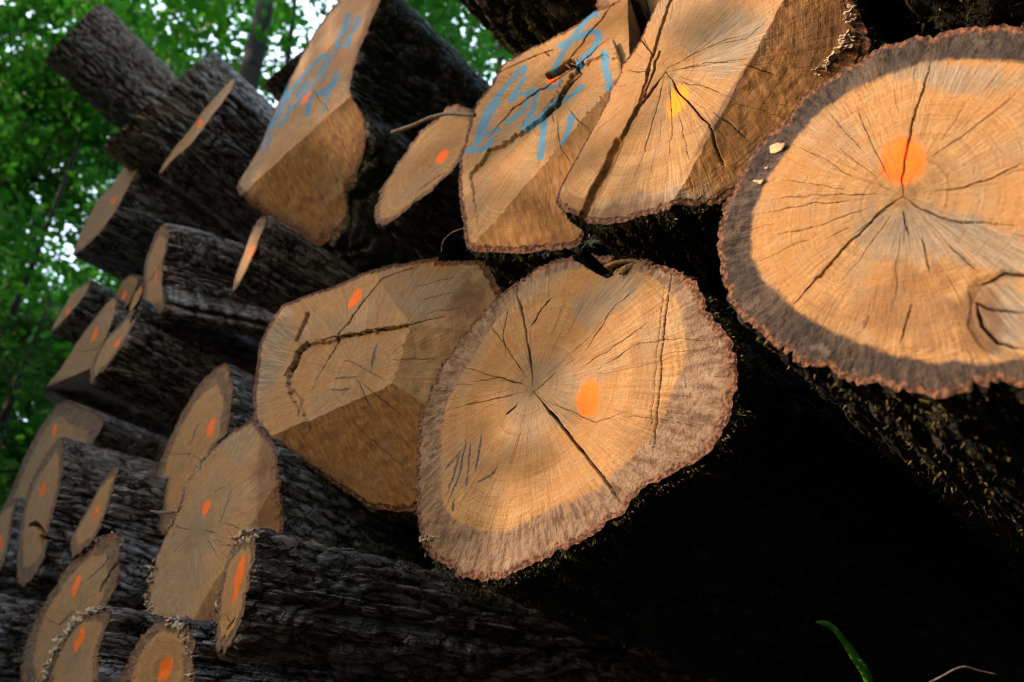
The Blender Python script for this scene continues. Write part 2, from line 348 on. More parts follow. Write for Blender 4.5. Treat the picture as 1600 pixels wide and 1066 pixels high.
# ------------------------------------------------------------------ the log builder
LOGS = {}
def facet_plane(P0, n0, p, q, r, dY):
    """bevel plane through the crease p-q (pixels on the main face) that lies dY deeper at pixel r"""
    rr = ray([p, q, r]); W = rr * ((P0 @ n0) / (rr @ n0))[:, None]
    W[2] = rr[2] * ((W[2][1] + dY) / rr[2][1])
    n = np.cross(W[1] - W[0], W[2] - W[0]); n /= np.linalg.norm(n)
    if n @ rr.mean(0) < 0: n = -n
    return W[0], n
def build_log(key, label, outline=None, Y=1.1, face=(0, 0), axis=(0, 0), length=3.6, NA=420, NR=60, pith=None, rim=.86, facets=(), cracks=(), checks=30,
              orange=(), yellow=False, blue=(), pencil=(), grey=(), brown=(), moss=0.0, pale=0.0, rough=1.0, circle=None, taper=0.0, tone=(0, 0, 0),
              rimpoly=None, rimtone=.38, steps=(), growth=1.020, shade_grey=0.0, dark=0.0, cavities=(), jag=.012, seed=1, NB=None, ridge=.014, group='felled logs stacked crosswise to the view', dens=1.0, seglen=.009):
    n0 = nrm(*face); ax = nrm(*axis)
    if circle is not None:
        cpx, rad, asp = circle
        P0 = at(cpx[0], cpx[1], Y)
        e1 = np.cross(n0, [0, 0, 1.]); e1 /= np.linalg.norm(e1); e2 = np.cross(e1, n0)
        t = np.linspace(0, 2 * np.pi, 97)[:-1]
        k = 1 + .06 * np.sin(2 * t + seed) + .035 * np.sin(3 * t + 2 * seed) + .02 * np.sin(5 * t + seed * 3)
        W = P0 + rad * k[:, None] * (np.cos(t)[:, None] * e1 + asp * np.sin(t)[:, None] * e2); c0 = P0
        use_px = False
    else:
        ol = catmull(outline, 1)
        P0 = at(*np.mean(outline, 0), Y)
        rr = ray(ol); W = rr * ((P0 @ n0) / (rr @ n0))[:, None]
        pc = pith if pith is not None else tuple(np.mean(outline, 0))
        r1 = ray([pc])[0]; c0 = r1 * ((P0 @ n0) / (r1 @ n0)); use_px = True
        e1 = np.cross(n0, [0, 0, 1.]); e1 /= np.linalg.norm(e1); e2 = np.cross(e1, n0)
    o2 = np.stack([(W - c0) @ e1, (W - c0) @ e2], 1)
    def outer(th):
        r = by_angle(o2, np.zeros(2), th)
        w = (fbm(np.cos(th) * 9, np.sin(th) * 9, seed, seed, 3) - .5) * 2 * jag + (noise(np.cos(th) * 60, np.sin(th) * 60, 1, seed) - .5) * jag * 1.1 * noise(np.cos(th) * 7, np.sin(th) * 7, 3, seed) - np.clip(noise(np.cos(th) * 26, np.sin(th) * 26, 5, seed) - .72, 0, 1) * jag * 3.2
        return r + w
    th = np.linspace(0, 2 * np.pi, NA, endpoint=False); ro = outer(th)
    sr = np.linspace(0, 1, NR + 1)[1:]; sr = 1 - (1 - sr) ** 1.12
    TH, S = np.meshgrid(th, sr); TH = TH.ravel(); S = S.ravel(); RO = np.tile(ro, NR)
    TH = np.append(TH, 0.0); S = np.append(S, 0.0); RO = np.append(RO, 0.0)
    rad = S * RO
    W = c0 + (rad * np.cos(TH))[:, None] * e1 + (rad * np.sin(TH))[:, None] * e2
    px = proj(W)
    fac = np.zeros(len(W))
    ptype = np.zeros(len(W), int)
    if facets:
        rr = ray(px); t = (W * rr).sum(1) / (rr * rr).sum(1)
        best = t.copy()
        for i, (p, q, r, dY, f) in enumerate(facets):
            a, nn = facet_plane(P0, n0, p, q, r, dY); ti = (a @ nn) / (rr @ nn) * (1 + (fbm(px[:, 0] / 16, px[:, 1] / 16, i, 21, 2) - .5) * .003)
            m = (ti > best) & (ti < t * 1.8); best[m] = ti[m]; fac[m] = f; ptype[m] = i + 1
        W = rr * best[:, None]
    # domain warp, so that drawn lines waver like real ones
    wx = px[:, 0] + (noise(px[:, 0] / 14, px[:, 1] / 14, 0, 3) - .5) * 3.2 + (noise(px[:, 0] / 3, px[:, 1] / 3, 0, 5) - .5) * 1.2
    wy = px[:, 1] + (noise(px[:, 0] / 14, px[:, 1] / 14, 5, 4) - .5) * 3.2 + (noise(px[:, 0] / 3, px[:, 1] / 3, 5, 6) - .5) * 1.2
    Pw = np.stack([wx, wy], 1)
    crack = np.zeros(len(W)); depth = np.zeros(len(W))
    def near(poly, w):
        a = np.min(poly, 0) - w - 6; b = np.max(poly, 0) + w + 6
        return np.where((px[:, 0] > a[0]) & (px[:, 0] < b[0]) & (px[:, 1] > a[1]) & (px[:, 1] < b[1]))[0]
    def stroke(poly, w, arr, val=1.0, soft=1.0, taper_=True, dep=0.0, warp=True, edge=.5):
        idx = near(poly, w * 2)
        if not len(idx): return
        d, f = segdist((Pw if warp else px)[idx], poly)
        ww = w * (np.clip(np.minimum(f, 1 - f) * 5, .25, 1) if taper_ else 1.0)
        v = 1 - smooth(ww * edge, ww * (edge + .6 * soft), d)
        arr[idx] = np.maximum(arr[idx], v * val)
        if dep: depth[idx] = np.maximum(depth[idx], v * dep)
    for c in cracks: stroke(c[0], c[1] * .30 + .25, crack, c[3] if len(c) > 3 else (1.0 if c[1] > 2.5 else .6), dep=c[2] if len(c) > 2 else (.0016 if c[1] < 3 else .004))
    for c in cavities:      # (polyline, half width px, depth m, darkness)
        stroke(c[0], c[1], crack, c[3], soft=.5, taper_=False, dep=c[2])
    # drying checks radiating from the pith
    rs = np.random.default_rng(seed * 13 + 5)
    for q in range(checks):
        a = rs.uniform(0, 2 * np.pi); s0 = rs.uniform(.06, .72); s1 = min(s0 + rs.uniform(.08, .5), .97)
        wdt = rs.uniform(.5, 1.2) * .0008
        da = ((TH - a + np.pi) % (2 * np.pi)) - np.pi
        wob = (noise(S * 9 + q * 7.1, q * 3.3, 0, 9) - .5) * .05 + (noise(S * 34 + q * 7.1, q * 3.3, 0, 9) - .5) * .015
        m = np.abs(da) < .2
        dd = np.abs(da[m] + wob[m]) * rad[m]
        spac = np.maximum(rad[m] * 2 * np.pi / NA, .0006)
        tp = smooth(s0, s0 + .05, S[m]) * (1 - smooth(s1 - .12, s1, S[m]))
        v = (1 - smooth(.35, 1.0, dd / np.maximum(wdt * tp + spac * .30, 1e-5))) * (tp > .02) * rs.uniform(.2, .6) * np.clip(tp * 2, 0, 1)
        crack[m] = np.maximum(crack[m], v); depth[m] = np.maximum(depth[m], v * .001)
    org = np.zeros(len(W)); blu = np.zeros(len(W)); pen = np.zeros(len(W)); gr = shade_grey * (.4 + .9 * fbm(px[:, 0] / 30, px[:, 1] / 30, 4, seed, 3)); br = np.zeros(len(W))  # gr starts as an overall greying that stands in for cool shade
    for (x, y, a, b, ang) in orange:      # soft sprayed spot: centre, half sizes, tilt
        ca, sa = math.cos(R(ang)), math.sin(R(ang))
        dx, dy = wx - x, wy - y; u = (dx * ca + dy * sa) / a; v = (-dx * sa + dy * ca) / b
        org = np.maximum(org, 1 - smooth(.45, 1.5, np.hypot(u, v)))
    for pl, w in blue: stroke(pl, w * 1.25, blu, 1.0, soft=1.1, taper_=False, edge=.35)
    for pl, w in pencil: stroke(pl, w * .62, pen, 1.0, soft=.8)
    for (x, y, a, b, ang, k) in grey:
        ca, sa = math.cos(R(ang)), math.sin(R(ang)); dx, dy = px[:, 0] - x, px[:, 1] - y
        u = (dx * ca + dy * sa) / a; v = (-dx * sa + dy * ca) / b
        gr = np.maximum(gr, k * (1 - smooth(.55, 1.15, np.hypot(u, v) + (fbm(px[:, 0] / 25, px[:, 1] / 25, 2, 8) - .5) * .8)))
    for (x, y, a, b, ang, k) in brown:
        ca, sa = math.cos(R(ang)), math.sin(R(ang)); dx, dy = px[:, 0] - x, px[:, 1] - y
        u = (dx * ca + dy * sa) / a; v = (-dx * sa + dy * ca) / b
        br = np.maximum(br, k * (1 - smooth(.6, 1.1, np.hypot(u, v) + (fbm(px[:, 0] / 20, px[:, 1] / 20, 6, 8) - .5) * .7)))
    if rimpoly is not None:      # inner border of the sapwood as a polygon in pixels
        rp = catmull(rimpoly, 1); rr = ray(rp); Wr = rr * ((P0 @ n0) / (rr @ n0))[:, None]
        ri = by_angle(np.stack([(Wr - c0) @ e1, (Wr - c0) @ e2], 1), np.zeros(2), TH)
        rimv = .5 + (rad - ri) / .05
    else:
        rimv = .5 + (S - rim - (fbm(np.cos(TH) * 2, np.sin(TH) * 2, seed, 12) - .5) * .08) / .16
    rimv = np.clip(rimv, 0, 1)
    for poly, dp, edge, soft in steps:      # a part of the face that lies deeper, with a torn border
        pj = np.asarray(poly, float); ex = px[:, 0] + (noise(px[:, 0] / 5, px[:, 1] / 5, 1, 31) - .5) * 8; ey = px[:, 1] + (noise(px[:, 0] / 5, px[:, 1] / 5, 2, 32) - .5) * 8
        ins = np.zeros(len(W), bool); m_ = len(pj)
        for q in range(m_):
            (x1, y1), (x2, y2) = pj[q], pj[(q + 1) % m_]
            if y1 != y2: ins ^= ((y1 > ey) != (y2 > ey)) & (ex < (x2 - x1) * (ey - y1) / (y2 - y1) + x1)
        de, _ = segdist(np.stack([ex, ey], 1), edge)
        depth += dp * ins * np.exp(-de / soft); crack = np.maximum(crack, np.where(de < 1.6, .30, 0) * ins)
    # surface relief along the log
    relief = (fbm(W[:, 0] * 14, W[:, 2] * 14, 0, 2) - .5) * .007 * rough + (fbm(W[:, 0] * 90, W[:, 2] * 90, 0, 2) - .5) * .0016 + rimv * (fbm(W[:, 0] * 70, W[:, 2] * 70, 3, 2) - .5) * .006
    relief *= np.where(S > .995, 0, 1)
    W = W + ax * (depth + relief)[:, None]
    ring0 = W[(NR - 1) * NA:NR * NA]
    base = ring0.mean(0) - np.array([0, 0, ring0[:, 2].max() - ring0[:, 2].mean()])
    base = np.array([ring0[:, 0].mean(), ring0[:, 1].min(), ring0[:, 2].min()])
    root = thing('log', label, 'log', base + OFF, group)
    root.rotation_euler = (0, 0, 0)
    V = W - base
    i0 = np.arange(NA); i1 = (i0 + 1) % NA
    F = []
    for j in range(NR - 1):
        a = j * NA
        F.append(np.stack([a + i0, a + i1, a + NA + i1, a + NA + i0], 1))
    F = np.concatenate(F)
    attrs = {'wc': np.stack([np.cos(TH), np.sin(TH), S], 1), 'rd': S * RO * .55 + S * ro.mean() * .45,
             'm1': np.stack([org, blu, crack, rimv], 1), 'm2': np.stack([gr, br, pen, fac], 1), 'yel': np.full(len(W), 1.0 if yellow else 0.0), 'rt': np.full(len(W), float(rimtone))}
    attrs['m1'][:, 0] = org * (1 - np.clip(crack * 6, 0, 1))
    ov = org[F].mean(1) > .42; bv = (blu[F].mean(1) > .40) & ~ov
    keep = ~(ov | bv)
    v_, f_, a_ = submesh(V, F, attrs, keep)
    # close the centre with a fan
    face_ob = mesh_obj('cut_face', v_, f_, WOOD, root, attrs=a_)
    fan_idx = np.concatenate([np.arange(NA), [len(W) - 1]])
    fv, fa = V[fan_idx], {k: v[fan_idx] for k, v in attrs.items()}
    fan = mesh_obj('pith', fv, np.stack([np.full(NA, NA), i0, i1], 1), WOOD, face_ob, attrs=fa)
    if ov.any():
        v_, f_, a_ = submesh(V, F, attrs, ov); mesh_obj('paint_mark', v_, f_, WOOD, root, attrs=a_)['label'] = ('yellow' if yellow else 'orange') + ' sprayed paint spot'
    if bv.any():
        v_, f_, a_ = submesh(V, F, attrs, bv); mesh_obj('painted_writing', v_, f_, WOOD, root, attrs=a_)['label'] = 'blue sprayed writing'
    # bark: the outline carried back along the log, with ridges
    nb = NB or max(120, NA // 2)
    step = NA // nb; nb = NA // step; bi = np.arange(nb) * step
    r0 = ring0[bi]; thb = th[bi]; cen = ring0.mean(0)
    rdir = r0 - cen; rdir -= (rdir @ ax)[:, None] * ax; rl = np.linalg.norm(rdir, axis=1); rdir /= rl[:, None]
    # reach back from the bevel to a common length
    back = (r0 - cen) @ ax
    Ls = [0.0]; st = seglen
    while Ls[-1] < length: Ls.append(Ls[-1] + st); st *= growth
    Ls = np.array(Ls)
    arc = np.concatenate([[0], np.cumsum(np.linalg.norm(np.diff(r0, axis=0), axis=1))])
    rm = rl.mean()
    BV = []; BH = []; MO = []; PL = []
    ux, uz = np.cos(thb) * rm, np.sin(thb) * rm
    CE = []; nL = len(Ls)
    UX = np.tile(ux, nL); UZ = np.tile(uz, nL); LL = np.repeat(Ls, nb)
    wv = fbm(UX * 6, UZ * 6, LL * 3, seed + 40, 2) - .5
    e_, cv = worley(UX * 23 + wv * 9, UZ * 23 + wv * 9, LL * 5.5 + wv * 7, seed + 41)
    a_ = 1 - np.abs(2 * fbm(UX * 30 + wv * 4, UZ * 30 + wv * 4, LL * 8, seed + 45, 3) - 1) * 1.8
    b_ = fbm(UX * 95, UZ * 95, LL * 45, seed + 42, 2)
    h = np.clip(smooth(.0, .34, e_) * (.25 + .35 * cv) + .6 * (b_ - .5) + .45 * a_ , 0, 1)
    gate = smooth(0, .012, LL)
    h = h * (1 - .0 * gate); bulge = (fbm(UX * 5, UZ * 5, LL * 1.6, seed + 43, 2) - .5) * .05 * smooth(0, .15, LL)
    RD = np.tile(rdir, (nL, 1))
    BVa = np.tile(r0, (nL, 1)) + ax * LL[:, None] + RD * (ridge * (h - .35) * gate + bulge + taper * LL)[:, None]
    BV = BVa.reshape(nL, nb, 3); BH = [np.where(gate > 0, h, .3)]; CE = [smooth(.35, .95, cv) * (gate > 0) * smooth(.05, .3, e_)]
    MO = [np.clip(moss * (.35 + fbm(UX * 4, UZ * 4, LL * 3, seed + 44, 2)) * 1.1, 0, 1)]; PL = [pale * (LL > .02)]
    M = len(Ls)
    j0 = np.arange(nb); j1 = (j0 + 1) % nb
    BF = np.concatenate([np.stack([k * nb + j0, k * nb + nb + j0, k * nb + nb + j1, k * nb + j1], 1) for k in range(M - 1)])
    mesh_obj('bark', BVa - base, BF, BARK, root, attrs={'bh': np.concatenate(BH), 'mo': np.concatenate(MO), 'pale': np.concatenate(PL), 'cell': np.concatenate(CE), 'shade_dk': np.full(len(BVa), float(dark)), 'hue': np.full(len(BVa), (seed * .377) % 1.0)})
    end = BV[-1]; ce = end.mean(0)
    ev = np.concatenate([end, [ce]]) - base
    ea = {'wc': np.concatenate([np.stack([np.cos(thb), np.sin(thb), np.ones(nb)], 1), [[0, 0, 0]]]), 'rd': np.append(np.full(nb, rm), 0),
          'm1': np.zeros((nb + 1, 4)), 'm2': np.zeros((nb + 1, 4)), 'yel': np.zeros(nb + 1), 'rt': np.zeros(nb + 1)}
    mesh_obj('far_end_face', ev, np.stack([np.full(nb, nb), j1, j0], 1), WOOD, root, attrs=ea)
    LOGS[key] = dict(root=root, base=base, BV=np.array(BV), Ls=Ls, rdir=rdir, ax=ax, cen=cen, n0=n0, P0=P0, ring0=ring0, th=th, thb=thb, facets=facets)
    return root
def on_face(key, x, y, lift=0.0):
    g = LOGS[key]; r = ray((x, y))[0]; t = (g['P0'] @ g['n0']) / (r @ g['n0'])
    for (p, q, rr, dY, f) in g['facets']:
        a, nn = facet_plane(g['P0'], g['n0'], p, q, rr, dY); t = max(t, (a @ nn) / (r @ nn))
    return r * t - g['ax'] * lift
def bark_at(key, x, y, tol=7):
    """nearest bark point of a log that shows at a photograph pixel"""
    g = LOGS[key]; B = g['BV'].reshape(-1, 3); q = proj(B); m = np.where(np.hypot(q[:, 0] - x, q[:, 1] - y) < tol)[0]
    if not len(m): m = np.array([np.argmin(np.hypot(q[:, 0] - x, q[:, 1] - y))])
    return B[m[np.argmin((B[m] @ M3)[:, 2] * -1)]]

# ------------------------------------------------------------------ the stack, log by log (outlines traced in photograph pixels, then set at real distance)
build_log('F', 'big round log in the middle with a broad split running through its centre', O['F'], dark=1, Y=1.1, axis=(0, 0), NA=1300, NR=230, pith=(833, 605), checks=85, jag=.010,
  rimpoly=[(812,455),(745,548),(697,638),(689,710),(694,788),(723,819),(785,832),(846,803),(919,772),(970,731),(1018,680),(1052,610),(1072,550),(1058,470),(1000,425),(929,416),(862,430)],
  cracks=[([(806,445),(818,499),(828,555),(832,602)],5,.02),([(834,612),(862,646),(893,685),(921,721),(950,757),(968,785)],7,.03),([(790,648),(810,632)],4),
   ([(865,465),(847,483),(828,514)],3),([(1049,421),(1037,509),(1027,638),(1021,710)],4,.003,.75),([(1040,421),(1030,509),(1019,630),(1016,690)],2,.002,.6),
   ([(828,620),(850,600),(870,580)],2),([(1010,440),(960,480),(905,560)],2.2),([(1020,500),(960,540),(900,580)],2),([(1130,535),(1060,528),(1000,535),(915,590)],2.2),
   ([(730,600),(780,590),(826,604)],2),([(700,640),(760,626),(826,610)],2),([(720,570),(760,585),(820,600)],1.8),([(760,500),(790,540),(822,590)],2),([(795,478),(785,520),(792,560)],2),
   ([(990,640),(930,660),(850,625)],1.8),([(1095,670),(1040,655),(960,650)],2)],
  cavities=[([(905,398),(925,412),(948,424),(965,414),(985,398)],13,.09,.9)],
  orange=[(919,623,16,29,12)],
  pencil=[([(730,679),(717,741),(699,790)],3.4),([(735,690),(728,767)],3.6),([(753,677),(743,741)],3.6),([(720,703),(699,772)],3.6),([(741,757),(761,746),(778,731)],3.4),([(695,735),(724,700)],3.0),([(712,778),(705,800)],3)],
  grey=[(950,460,80,34,-35,.85),(848,625,60,80,20,.5),(830,440,100,28,-35,.75),(720,720,40,60,20,.35)], brown=[(1040,700,90,60,30,.4),(1010,560,26,120,5,.3),(760,560,60,30,-50,.2)], rimtone=.48, moss=.75, ridge=.02, seed=3, length=4.2)
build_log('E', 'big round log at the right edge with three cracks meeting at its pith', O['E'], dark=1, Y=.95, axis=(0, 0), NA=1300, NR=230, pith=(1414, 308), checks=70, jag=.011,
  rimpoly=[(1522,92),(1459,94),(1412,106),(1366,125),(1319,147),(1287,169),(1256,200),(1234,228),(1206,269),(1184,312),(1176,357),(1173,392),(1189,428),(1227,472),(1269,498),(1307,520),(1371,546),(1451,565),(1568,565),(1670,540),(1725,450),(1735,340),(1710,220),(1660,140),(1600,100)],
  cracks=[([(1453,94),(1444,131),(1428,187),(1416,234),(1409,281),(1414,308)],5,.02),([(1414,308),(1387,322),(1355,354),(1317,392),(1279,434),(1237,479)],5,.02),([(1414,308),(1440,328),(1459,336),(1500,347),(1584,352)],5.5,.02),
   ([(1459,300),(1506,294),(1553,275),(1610,250)],3),([(1412,330),(1420,370)],3),([(1442,372),(1452,425)],3),([(1478,380),(1530,425)],3),([(1445,250),(1520,200),(1600,135)],2.5),([(1425,470),(1405,540)],3),([(1360,490),(1350,515)],2.5),
   ([(1190,313),(1280,305),(1390,304)],2),([(1206,279),(1290,290),(1330,300)],2),([(1236,224),(1300,255),(1340,285)],2),([(1288,165),(1320,205),(1350,240)],2.2),([(1332,150),(1360,220),(1392,285)],2),([(1180,336),(1270,318),(1350,312)],2),([(1190,375),(1290,350),(1370,320)],2),
   ([(1516,478),(1520,452),(1540,436),(1575,428),(1612,430)],30,.003,.34),([(1516,478),(1520,510),(1535,535),(1565,552),(1612,562)],30,.003,.34),([(1524,470),(1534,508),(1560,535),(1605,548)],9,.01,.9),([(1520,470),(1545,482),(1605,490)],7,.008,.9),([(1525,445),(1570,425),(1610,430)],8,.008,.85)],
  orange=[(1411,252,33,36,0)], grey=[(1500,120,120,30,8,.85),(1500,375,190,46,14,.95),(1580,500,70,65,0,.95),(1400,375,90,40,10,.7),(1290,200,60,60,-40,.35)], rimtone=.04, brown=[(1410,470,90,60,-30,.55),(1530,500,44,70,0,.85),(1455,500,50,60,0,.6),(1350,120,60,16,-25,.5),(1300,500,60,26,30,.35)], moss=.6, ridge=.022, seed=4, length=4.2)  # lower grey and brown: part real stain, part shade painted in
build_log('D', 'squared log with a yellow paint spot and a long groove down its face', O['D'], dark=1, shade_grey=0.10, Y=1.05, NA=1100, NR=200, pith=(1043, 112), checks=90, rim=1.05, jag=.008,
  facets=[((1230,-10),(1062,299),(1250,150),.075,1.0)],
  cracks=[([(1041,111),(1058,142),(1107,194),(1121,236),(1133,267)],4.5,.015),([(1041,111),(999,170),(972,220)],6,.012),([(1000,60),(1022,90)],3),([(1045,112),(1100,98),(1150,98)],2.4),([(1055,125),(1100,135),(1160,160)],2),
   ([(1040,116),(1020,190),(1000,260)],2),([(1046,120),(1050,200),(1045,260)],2),([(1060,170),(1070,220),(1078,262)],2),([(975,110),(1030,112)],2),([(1003,56),(1018,86)],2),([(1115,175),(1150,200),(1170,222)],3),([(1160,100),(1215,118)],3),([(1120,70),(1165,60),(1200,30)],2.5),([(1045,105),(1110,70),(1170,52)],2.2)],
  cavities=[([(1060,-30),(1046,5),(1018,88),(1000,162),(965,226),(948,262)],3.2,.010,.42),([(966,222),(938,282),(916,326),(908,345)],11,.016,.0),([(1030,80),(1005,160),(985,196)],2.6,.008,.6)],
  orange=[(1059,156,13,25,24)], yellow=True,
  grey=[(1140,60,70,55,-40,.9),(1090,0,90,60,-30,.5),(1010,330,130,38,-12,.85),(1130,170,60,14,-65,.55)], brown=[(938,284,12,50,28,.85),(985,338,135,34,-6,.85),(890,325,36,26,0,.7),(1300,60,50,110,30,.75),(1180,290,90,22,-15,.7),(1148,142,8,185,31.5,.85)], moss=.8, ridge=.02, seed=5)
build_log('C', 'log with blue sprayed writing around a small dark hole in its face', O['C'], dark=0.9, steps=[([(975,100),(945,84),(905,100),(880,138),(868,160),(850,178),(818,202),(790,222),(765,232),(745,258),(735,275),(750,370),(967,118)],.012,[(905,100),(880,138),(868,160),(850,178),(818,202),(790,222),(765,232),(745,258)],60)], shade_grey=0.08, Y=1.12, NA=1100, NR=180, pith=(872, 150), checks=60, rim=1.05, jag=.006,
  facets=[((967,118),(766,354),(900,360),.07,1.0),((981,-30),(984,90),(1020,30),.25,1.0)],
  cracks=[([(960,5),(915,60),(885,100)],3.5,.01),([(950,60),(915,92),(880,118),(800,170),(760,220)],3,.006),([(866,165),(872,220),(895,260),(905,285)],2.5),([(878,160),(905,190),(925,205)],2.5),([(854,160),(863,190)],2),([(768,118),(820,95),(860,78)],3,.006,.8),([(860,90),(850,82),(870,78)],3)],
  cavities=[([(858,119),(874,111),(892,99)],8.5,.05,1.0),([(895,100),(905,112),(880,138),(868,162),(850,178)],2.0,.006,.55)],
  orange=[(864,126,11,9,0)],
  blue=[([(931,23),(914,34),(897,56),(875,93),(863,110)],4.5),([(876,72),(908,56),(925,49),(935,53),(936,62),(928,76),(914,90),(899,103)],5.5),([(821,106),(813,110),(796,129),(776,152),(759,175),(745,214),(742,224)],4.2),([(779,156),(762,188),(744,222)],4),
   ([(821,107),(818,124),(799,152),(796,158),(813,146),(824,146),(824,156),(813,175),(790,191)],3.8),([(824,146),(841,141),(835,160),(827,180),(818,200)],4.2),([(818,200),(846,180),(869,158),(891,144),(908,132)],4.5),([(862,163),(855,172)],3.5),([(852,138),(869,134),(876,126)],3.5),
   ([(779,203),(762,208),(748,222),(731,237),(756,235),(768,224),(770,216)],4),([(945,84),(942,101),(948,118),(950,138)],7),([(845,186),(844,214),(841,242)],7),([(891,180),(886,203),(880,222)],6)],
  grey=[(790,215,80,22,-38,.6),(745,290,25,60,20,.4),(880,150,40,18,-50,.4)], brown=[(860,385,60,16,-5,.6)], moss=.7, ridge=.018, seed=6)
build_log('G', 'many-sided log with a curved hollow crack, left of the big round one', O['G'], dark=0.8, steps=[([(458,566),(462,548),(481,536),(528,527),(570,517),(642,507),(612,600),(540,652),(490,668),(452,620),(447,590)],.013,[(452,612),(447,588),(457,568),(462,550),(481,537),(528,527),(570,518),(600,512)],70)], shade_grey=0.24, Y=1.14, face=(-4, 1), NA=1100, NR=200, pith=(560, 590), checks=70, rim=1.04, jag=.007,
  facets=[((583,422),(640,507),(730,440),.14,.12),((640,507),(612,600),(690,540),.05,.25),((612,600),(418,684),(560,785),.16,1.0),((690,795),(540,775),(620,800),.10,.3)],
  cracks=[([(670,410),(597,435),(528,523),(481,612)],2.6,.006),([(477,534),(528,526),(570,517),(642,507),(700,492)],3,.008),([(555,590),(580,640)],2.4),([(612,600),(560,570),(530,560)],2),([(560,595),(640,660)],2.2),([(540,650),(640,740)],2),([(600,560),(690,562)],2.2),([(650,470),(720,455)],1.8),([(655,490),(735,478)],1.8),([(640,450),(720,430)],1.6)],
  cavities=[([(481,492),(472,512),(463,531)],4.5,.03,.6),([(478,537),(462,552),(456,572),(446,588)],2.6,.02,.6),([(452,608),(468,624),(466,650)],2.5,.006,.35)],
  orange=[(555,468,6,17,28)], blue=[], pencil=[([(585,533),(577,580)],4),([(518,590),(560,586)],3.4),([(512,608),(548,607)],3)],
  grey=[(420,560,26,110,18,.9),(690,450,90,45,-15,.6),(560,490,70,34,-30,.55),(520,630,80,26,-20,.35)], brown=[(730,470,50,26,-45,.85),(735,505,50,50,0,.75),(500,735,90,14,22,.5)], moss=.55, ridge=.016, seed=7)
build_log('A', 'largest log at the top with blue writing and a dark brown lower slope', O['A'], dark=0.45, shade_grey=0.24, Y=1.1, face=(3, 1), axis=(-3, 0), NA=1000, NR=170, pith=(500, 130), checks=26, rim=.95, jag=.010,
  facets=[((549,148),(401,283),(500,384),.26,1.0)],
  cracks=[([(490,138),(500,158),(515,175)],2,.004),([(520,205),(545,240)],1.6),([(500,215),(545,330)],1.6),([(470,250),(520,340)],1.5)],
  orange=[(479,152,4.5,12,28)],
  blue=[([(545,21),(539,36),(530,62),(524,75)],2.6),([(551,28),(541,45),(532,58),(530,66),(530,77),(536,73),(543,62),(553,47),(565,34)],2.4),([(562,24),(549,51),(543,75)],2.4),([(524,75),(519,88),(511,107),(502,129)],1.9),
   ([(511,87),(504,88),(489,101),(470,124),(455,143),(444,159),(433,184),(419,200)],3.2),([(511,87),(508,99),(500,116),(485,135),(472,152),(463,165),(455,171)],2.8),([(449,137),(438,169),(425,195)],3.6),([(463,150),(472,139),(481,129)],3),
   ([(526,111),(519,128),(508,141),(502,150),(511,148),(524,128),(533,113)],2.4),([(524,116),(515,141),(509,159),(504,176)],2.2),([(485,161),(479,173),(481,182),(489,150),(504,139)],2.8),([(452,165),(451,173),(444,188),(434,197)],2.8),
   ([(414,200),(412,215),(406,236)],2.4),([(425,200),(421,217),(418,232)],2.4),([(423,178),(417,200)],2.6)],
  grey=[(440,150,40,140,30,.45),(388,280,14,30,25,.8),(520,285,30,60,-20,.4)], brown=[(571,60,11,100,18,.85),(560,240,18,60,5,.5)], moss=.9, ridge=.035, seed=8, length=4.5)
build_log('B', 'small log wedged between the two logs with blue writing', O['B'], dark=0.7, Y=1.15, face=(0, -3), axis=(-4, 0), NA=640, NR=100, checks=14, rim=.88, orange=[(690,245,6,12,42)], brown=[(720,175,20,12,0,.7)], grey=[(650,290,60,14,-38,.5)], cracks=[([(650,300),(700,265)],2)], moss=.4, seed=9)
build_log('U', 'bottom log with rough furrowed bark and one long orange streak on its end', O['L21'],  Y=.97, face=(12, 0), axis=(9, 2), NA=720, NR=80, checks=12, rim=.75, orange=[(372,905,5,36,14)], cracks=[([(352,985),(368,965)],3),([(350,955),(360,975)],2)], moss=.4, ridge=.020, NB=720, seglen=.006, growth=1.012, taper=.012, seed=10, length=4.0)
build_log('Q', 'wide grey-faced log with fine cracks, behind the one with furrowed bark', O['L17'], shade_grey=0.39, Y=1.1, NA=800, NR=130, pith=(309, 828), checks=34, rim=.95, facets=[((405,800),(300,968),(400,960),.07,.6)], orange=[(322,794,5,13,20)],
  cracks=[([(268,817),(296,830)],2.2),([(320,829),(338,833)],2.2),([(345,818),(365,822),(385,830)],2.4),([(322,840),(345,880)],1.6),([(352,825),(375,850)],1.6)], pencil=[([(363,760),(340,825)],1.8),([(335,768),(352,761)],1.6)], grey=[(280,880,70,100,20,.75),(375,690,45,36,0,.8),(310,800,40,110,25,.5)], brown=[(425,760,34,90,0,.85),(345,950,40,40,0,.5)], moss=.3, seed=11)
build_log('P', 'log with a tall narrow end and a blue smear, above the wide grey log', O['L16'], shade_grey=0.17, Y=1.2, face=(4, 0), axis=(4, 0), NA=640, NR=100, checks=12, rim=.75, orange=[(330,668,4.5,14,18)], pencil=[([(312,660),(296,700)],1.8)], cracks=[([(260,712),(300,710),(318,720)],1.4)], moss=.2, seed=12)
build_log('M', 'log with a notch broken out of its narrow end, at the lower left', O['L13'], shade_grey=0.24, Y=1.08, face=(5, 4), axis=(6, 2), NA=520, NR=80, checks=6, rim=.75, orange=[(67,765,3.5,11,18)], cavities=[([(47,822),(55,818)],4,.05,.7),([(56,820),(66,828),(72,842)],6,.05,.75),([(64,840),(66,860)],5,.05,.75)], seed=13, NB=520, ridge=.018)
